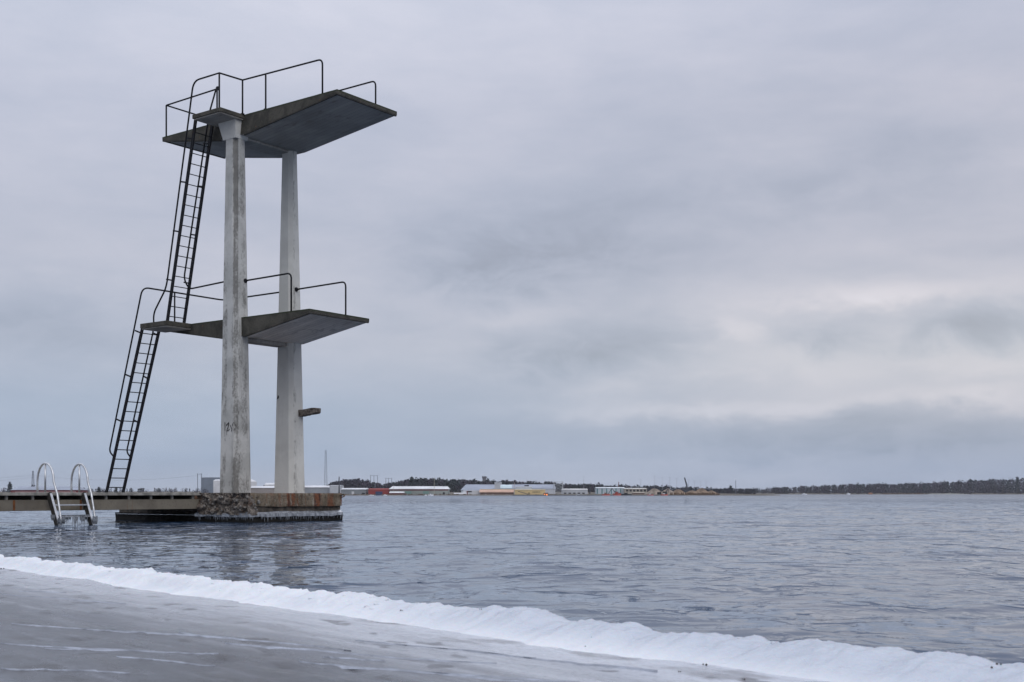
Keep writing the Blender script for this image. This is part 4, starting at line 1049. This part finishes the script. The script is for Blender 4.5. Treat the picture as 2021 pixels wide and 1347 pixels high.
# quay and jetties
def quay(x0, x1, ytop, d, label, m_=M_quay, name='quay'):
    o = MB().box(FX_(x0, d), FX_(x1, d), d, d+8, -.5, FZ_(ytop, d)).build(name, m_); return tag(o, label, 'quay')
quay(1012, 1180, 977.2, 446, 'long dark quay edge in front of the ochre workshop'); quay(1180, 1352, 977.6, 449, 'dark quay edge under the gravel heaps', M_quay)
quay(1352, 1420, 977.4, 452, 'low stone mole running out to the right', bm('stone_mole', (.16, .13, .11)), 'mole'); quay(1418, 1478, 977.3, 470, 'low end of the spit with the beacon', bm('sand_spit', (.24, .19, .16)), 'spit')
quay(690, 760, 978.6, 449, 'low dark jetty before the red shed', M_quay, 'jetty')
# gravel heaps
M_grav = plain('brown_gravel', (.20, .145, .105), .95, 0, .5, .6); M_grav2 = plain('grey_gravel', (.24, .20, .17), .95, 0, .5, .6)
def heap(xc, hw, yt, d, m_, lb):
    n = 22; vs = []; H = FZ_(yt, d); RX = hw/F*d; cx = FX_(xc, d)
    for i in range(n+1):
        for j in range(n+1):
            u = i/n*2-1; v = j/n*2-1; r = min(1, math.hypot(u, v)); z = H*(1-r**1.3)*(1+.35*float(fbm(i*.35+xc, j*.35, 3, int(xc))))
            vs.append((u*RX, v*RX*.7, max(-.2, z)))
    o = MB().add(vs, [(i*(n+1)+j, (i+1)*(n+1)+j, (i+1)*(n+1)+j+1, i*(n+1)+j+1) for i in range(n) for j in range(n)]).build('gravel_heap', m_)
    o.location = (cx, d, .15); tag(o, lb, 'gravel heap', group='heaps of gravel and brush on the quay')
for (xc, hw, yt, m_, lb) in [(1292, 22, 964.5, M_grav2, 'grey gravel heap right of the beige hall'), (1318, 20, 965.5, M_grav2, 'second grey gravel heap with machines before it'), (1338, 20, 966.5, M_grav, 'brown heap left of the leaning crane'),
                         (1366, 24, 969, M_grav, 'low brown heap right of the leaning crane'), (1385, 22, 965, M_grav, 'rounded brown brush heap, tallest on the right'), (1404, 18, 969.5, M_grav, 'last low brown heap towards the spit')]:
    heap(xc, hw, yt, 482, m_, lb)
# harbour machines, barges, boats
def barge(xp0, xp1, yt, d, hull, cabc, lb, cab=True, cat='barge'):
    X0, X1 = FX_(xp0, d), FX_(xp1, d); hx = (X1-X0)/2; z1 = FZ_(yt, d)
    e = empty('barge' if cat == 'barge' else 'boat', ((X0+X1)/2, d, 0), label=lb, cat=cat)
    m_ = MB(); m_.add([(-hx*.9, -1, -.2), (hx*.8, -1, -.2), (hx*.8, 1, -.2), (-hx*.9, 1, -.2), (-hx, -1.1, z1*.55), (hx, -.6, z1*.6), (hx, .6, z1*.6), (-hx, 1.1, z1*.55)], [(0,3,2,1),(4,5,6,7),(0,1,5,4),(1,2,6,5),(2,3,7,6),(3,0,4,7)]); m_.build('hull', hull, e)
    if cab:
        MB().box(-hx*.4, hx*.15, -.7, .7, z1*.5, z1).build('cabin', cabc, e); MB().tube([(hx*.2, 0, z1*.5), (hx*.2, 0, z1*1.25)], .06, 4).build('mast', ironf, e)
rd = bm('hull_red', (.32, .07, .05)); wh = bm('boat_white', (.65, .67, .7)); bk = bm('hull_black', (.03, .03, .035)); bl = bm('hull_blue', (.05, .07, .13))
for a in [(1188, 1204, 973, 446, rd, brown, 'orange red work barge, left one under the teal hall'), (1210, 1226, 971, 446, rd, red, 'orange red work barge, right one under the teal hall'), (1226, 1247, 973, 448, bk, dk, 'black barge between the red barge and the brown shed'),
          (1277, 1290, 975, 448, red, white, 'small red and white work boat under the grey heaps'), (1304, 1318, 974, 448, rd, white, 'red work boat with a white cabin left of the crane'), (742, 753, 974.5, 449, bl, bl, 'dark blue boat moored before the blue doorway'),
          (1136, 1150, 975.5, 447, grey, lgrey, 'grey flat barge before the low white store')]: barge(*a)
for (xp0, xp1, yt, lb, h_) in [(728, 738, 977, 'white moored boat left of the dark blue boat', wh), (757, 764, 976.5, 'pale cabin boat right of the dark blue boat', wh), (800, 808, 977, 'small dark boat near the little boathouse', bk), (845, 856, 975, 'white sailing boat hull ashore under the flagpole', wh), (838, 843, 976.5, 'tiny white dinghy left of the flagpole', wh)]:
    barge(xp0, xp1, yt, 447, h_, wh, lb, True, 'boat')
for (xp0, xp1, yt, d, lb) in [(1582, 1593, 975.2-1.2, 1150, 'white boat on the water before the right hand woods, leftmost'), (1671, 1678, 973, 1150, 'white boathouse like boat below the right hand woods')]:
    barge(xp0, xp1, yt, d, wh, wh, lb, True, 'boat')
building('tiny orange hut below the right hand woods', 1716, 1722, 973, 974, 975.5, 1178, 4, bm('orange_hut', (.35, .16, .08)), bm('orange_hut', (.35, .16, .08)), 'hut', overhang=.1)
# excavators on the heaps
for (xp, yt, lb) in [(1302, 967, 'dark excavator in front of the grey gravel heap'), (1313, 965.5, 'taller dark excavator, nearer the crane')]:
    d = 470; e = empty('excavator', (FX_(xp, d), d, .2), label=lb, cat='excavator', group='machines on the quay'); z1 = FZ_(yt, d)-.2
    MB().box(-.9, .6, -.7, .7, 0, z1*.55).build('body', dk, e); m_ = MB(); m_.beam((.3, 0, z1*.5), (1.0, 0, z1), .25, .25); m_.beam((1.0, 0, z1), (1.5, 0, z1*.35), .2, .2); m_.build('boom', ironf, e)
# conveyor and dark crane at the quay
d = 465
for name_, lb, segs in (('conveyor', 'dark conveyor beam leaning on the ochre workshop', [((1022, 970), (1042, 976))]),
                        ('crane', 'dark harbour crane frame before the teal hall', [((1208, 964), (1215, 975)), ((1208, 964), (1200, 976)), ((1211.5, 969.5), (1226, 975))])):
    x0 = segs[0][0][0]; cv = MB()
    for (p, q) in segs: cv.beam((FX_(p[0], d)-FX_(x0, d), 0, FZ_(p[1], d)), (FX_(q[0], d)-FX_(x0, d), 0, FZ_(q[1], d)), .22, .22)
    o = cv.build(name_, ironf); o.location = (FX_(x0, d), d, 0); tag(o, lb, name_)
# orange fire or lamp on the quay
lampm = bpy.data.materials.new('orange_glow'); lampm.use_nodes = True; pp = lampm.node_tree.nodes['Principled BSDF']; pp.inputs['Base Color'].default_value = (.8, .2, .05, 1)
pp.inputs['Emission Color'].default_value = (1, .30, .07, 1); pp.inputs['Emission Strength'].default_value = 1.8
lm_ = empty('quay_lamp', (FX_(1079, 446), 446, 0), label='two glowing orange lamps at the quay edge', cat='lamp')
MB().ball((.05, -.3, FZ_(977, 446)), .22).build('lamp_glow', lampm, lm_); MB().ball((-.75, -.3, FZ_(976.3, 446)), .18).build('lamp_glow', lampm, lm_)
MB().box(-1.2, .6, 0, .5, 0, FZ_(973, 446)).build('housing', brown, lm_)
# sand bar on the right
sm = MB(); n = 40; vs = []
for i in range(n+1):
    xp = 1828+ (1912-1828)*i/n; h = .3 + 1.35*math.sin(math.pi*i/n)**.8*(.7+.5*float(vnoise(i*.4, 3, 2)))
    X_ = FX_(xp, 1165); vs += [(X_, 1158, -.2), (X_, 1163, h), (X_, 1180, h*.8)]
sm.add([(a_, b_, c_*.6) for a_, b_, c_ in vs], [(i*3+j, (i+1)*3+j, (i+1)*3+j+1, i*3+j+1) for i in range(n) for j in range(2)])
tag(sm.build('sand_bank', plain('pale_sand', (.22, .22, .20), .9, 0, .4, .3)), 'pale sand bank at the foot of the right hand woods', 'sand bank')
# reeds / brush fringe along the right spit
random.seed(21); rm2 = MB()
for i in range(700):
    xp = random.choice([random.uniform(1320, 1420), random.uniform(1740, 1830), random.uniform(600, 930)]); d = random.uniform(456, 466) if xp < 1500 else random.uniform(1176, 1184); s = d/F
    c = Vector((FX_(xp, d), d, .2)); h = random.uniform(1, 4)*s*(1.6 if 1320 < xp < 1420 else .8)
    rm2.add([c+Vector((-s*1.2, 0, 0)), c+Vector((s*1.2, 0, 0)), c+Vector((random.uniform(-1, 1)*s, 0, h))], [(0, 1, 2)])
tag(rm2.build('shore_brush', M_brush), 'brown brush and reeds along the far waterline', 'brush', kind='stuff')

# ------------------------------------------------------------------ damp winter air
hz_ = MB().box(-2600, 2600, -60, 2500, -1.0, 36).build('haze', [])
hm_ = bpy.data.materials.new('damp_air'); hm_.use_nodes = True; nt = hm_.node_tree
nt.nodes.remove(nt.nodes['Principled BSDF']); vp = nt.nodes.new('ShaderNodeVolumePrincipled')
vp.inputs['Density'].default_value = .00009; vp.inputs['Color'].default_value = (.80, .86, .98, 1)
nt.links.new(vp.outputs[0], nt.nodes['Material Output'].inputs['Volume'])
hz_.data.materials.append(hm_); tag(hz_, kind='stuff')
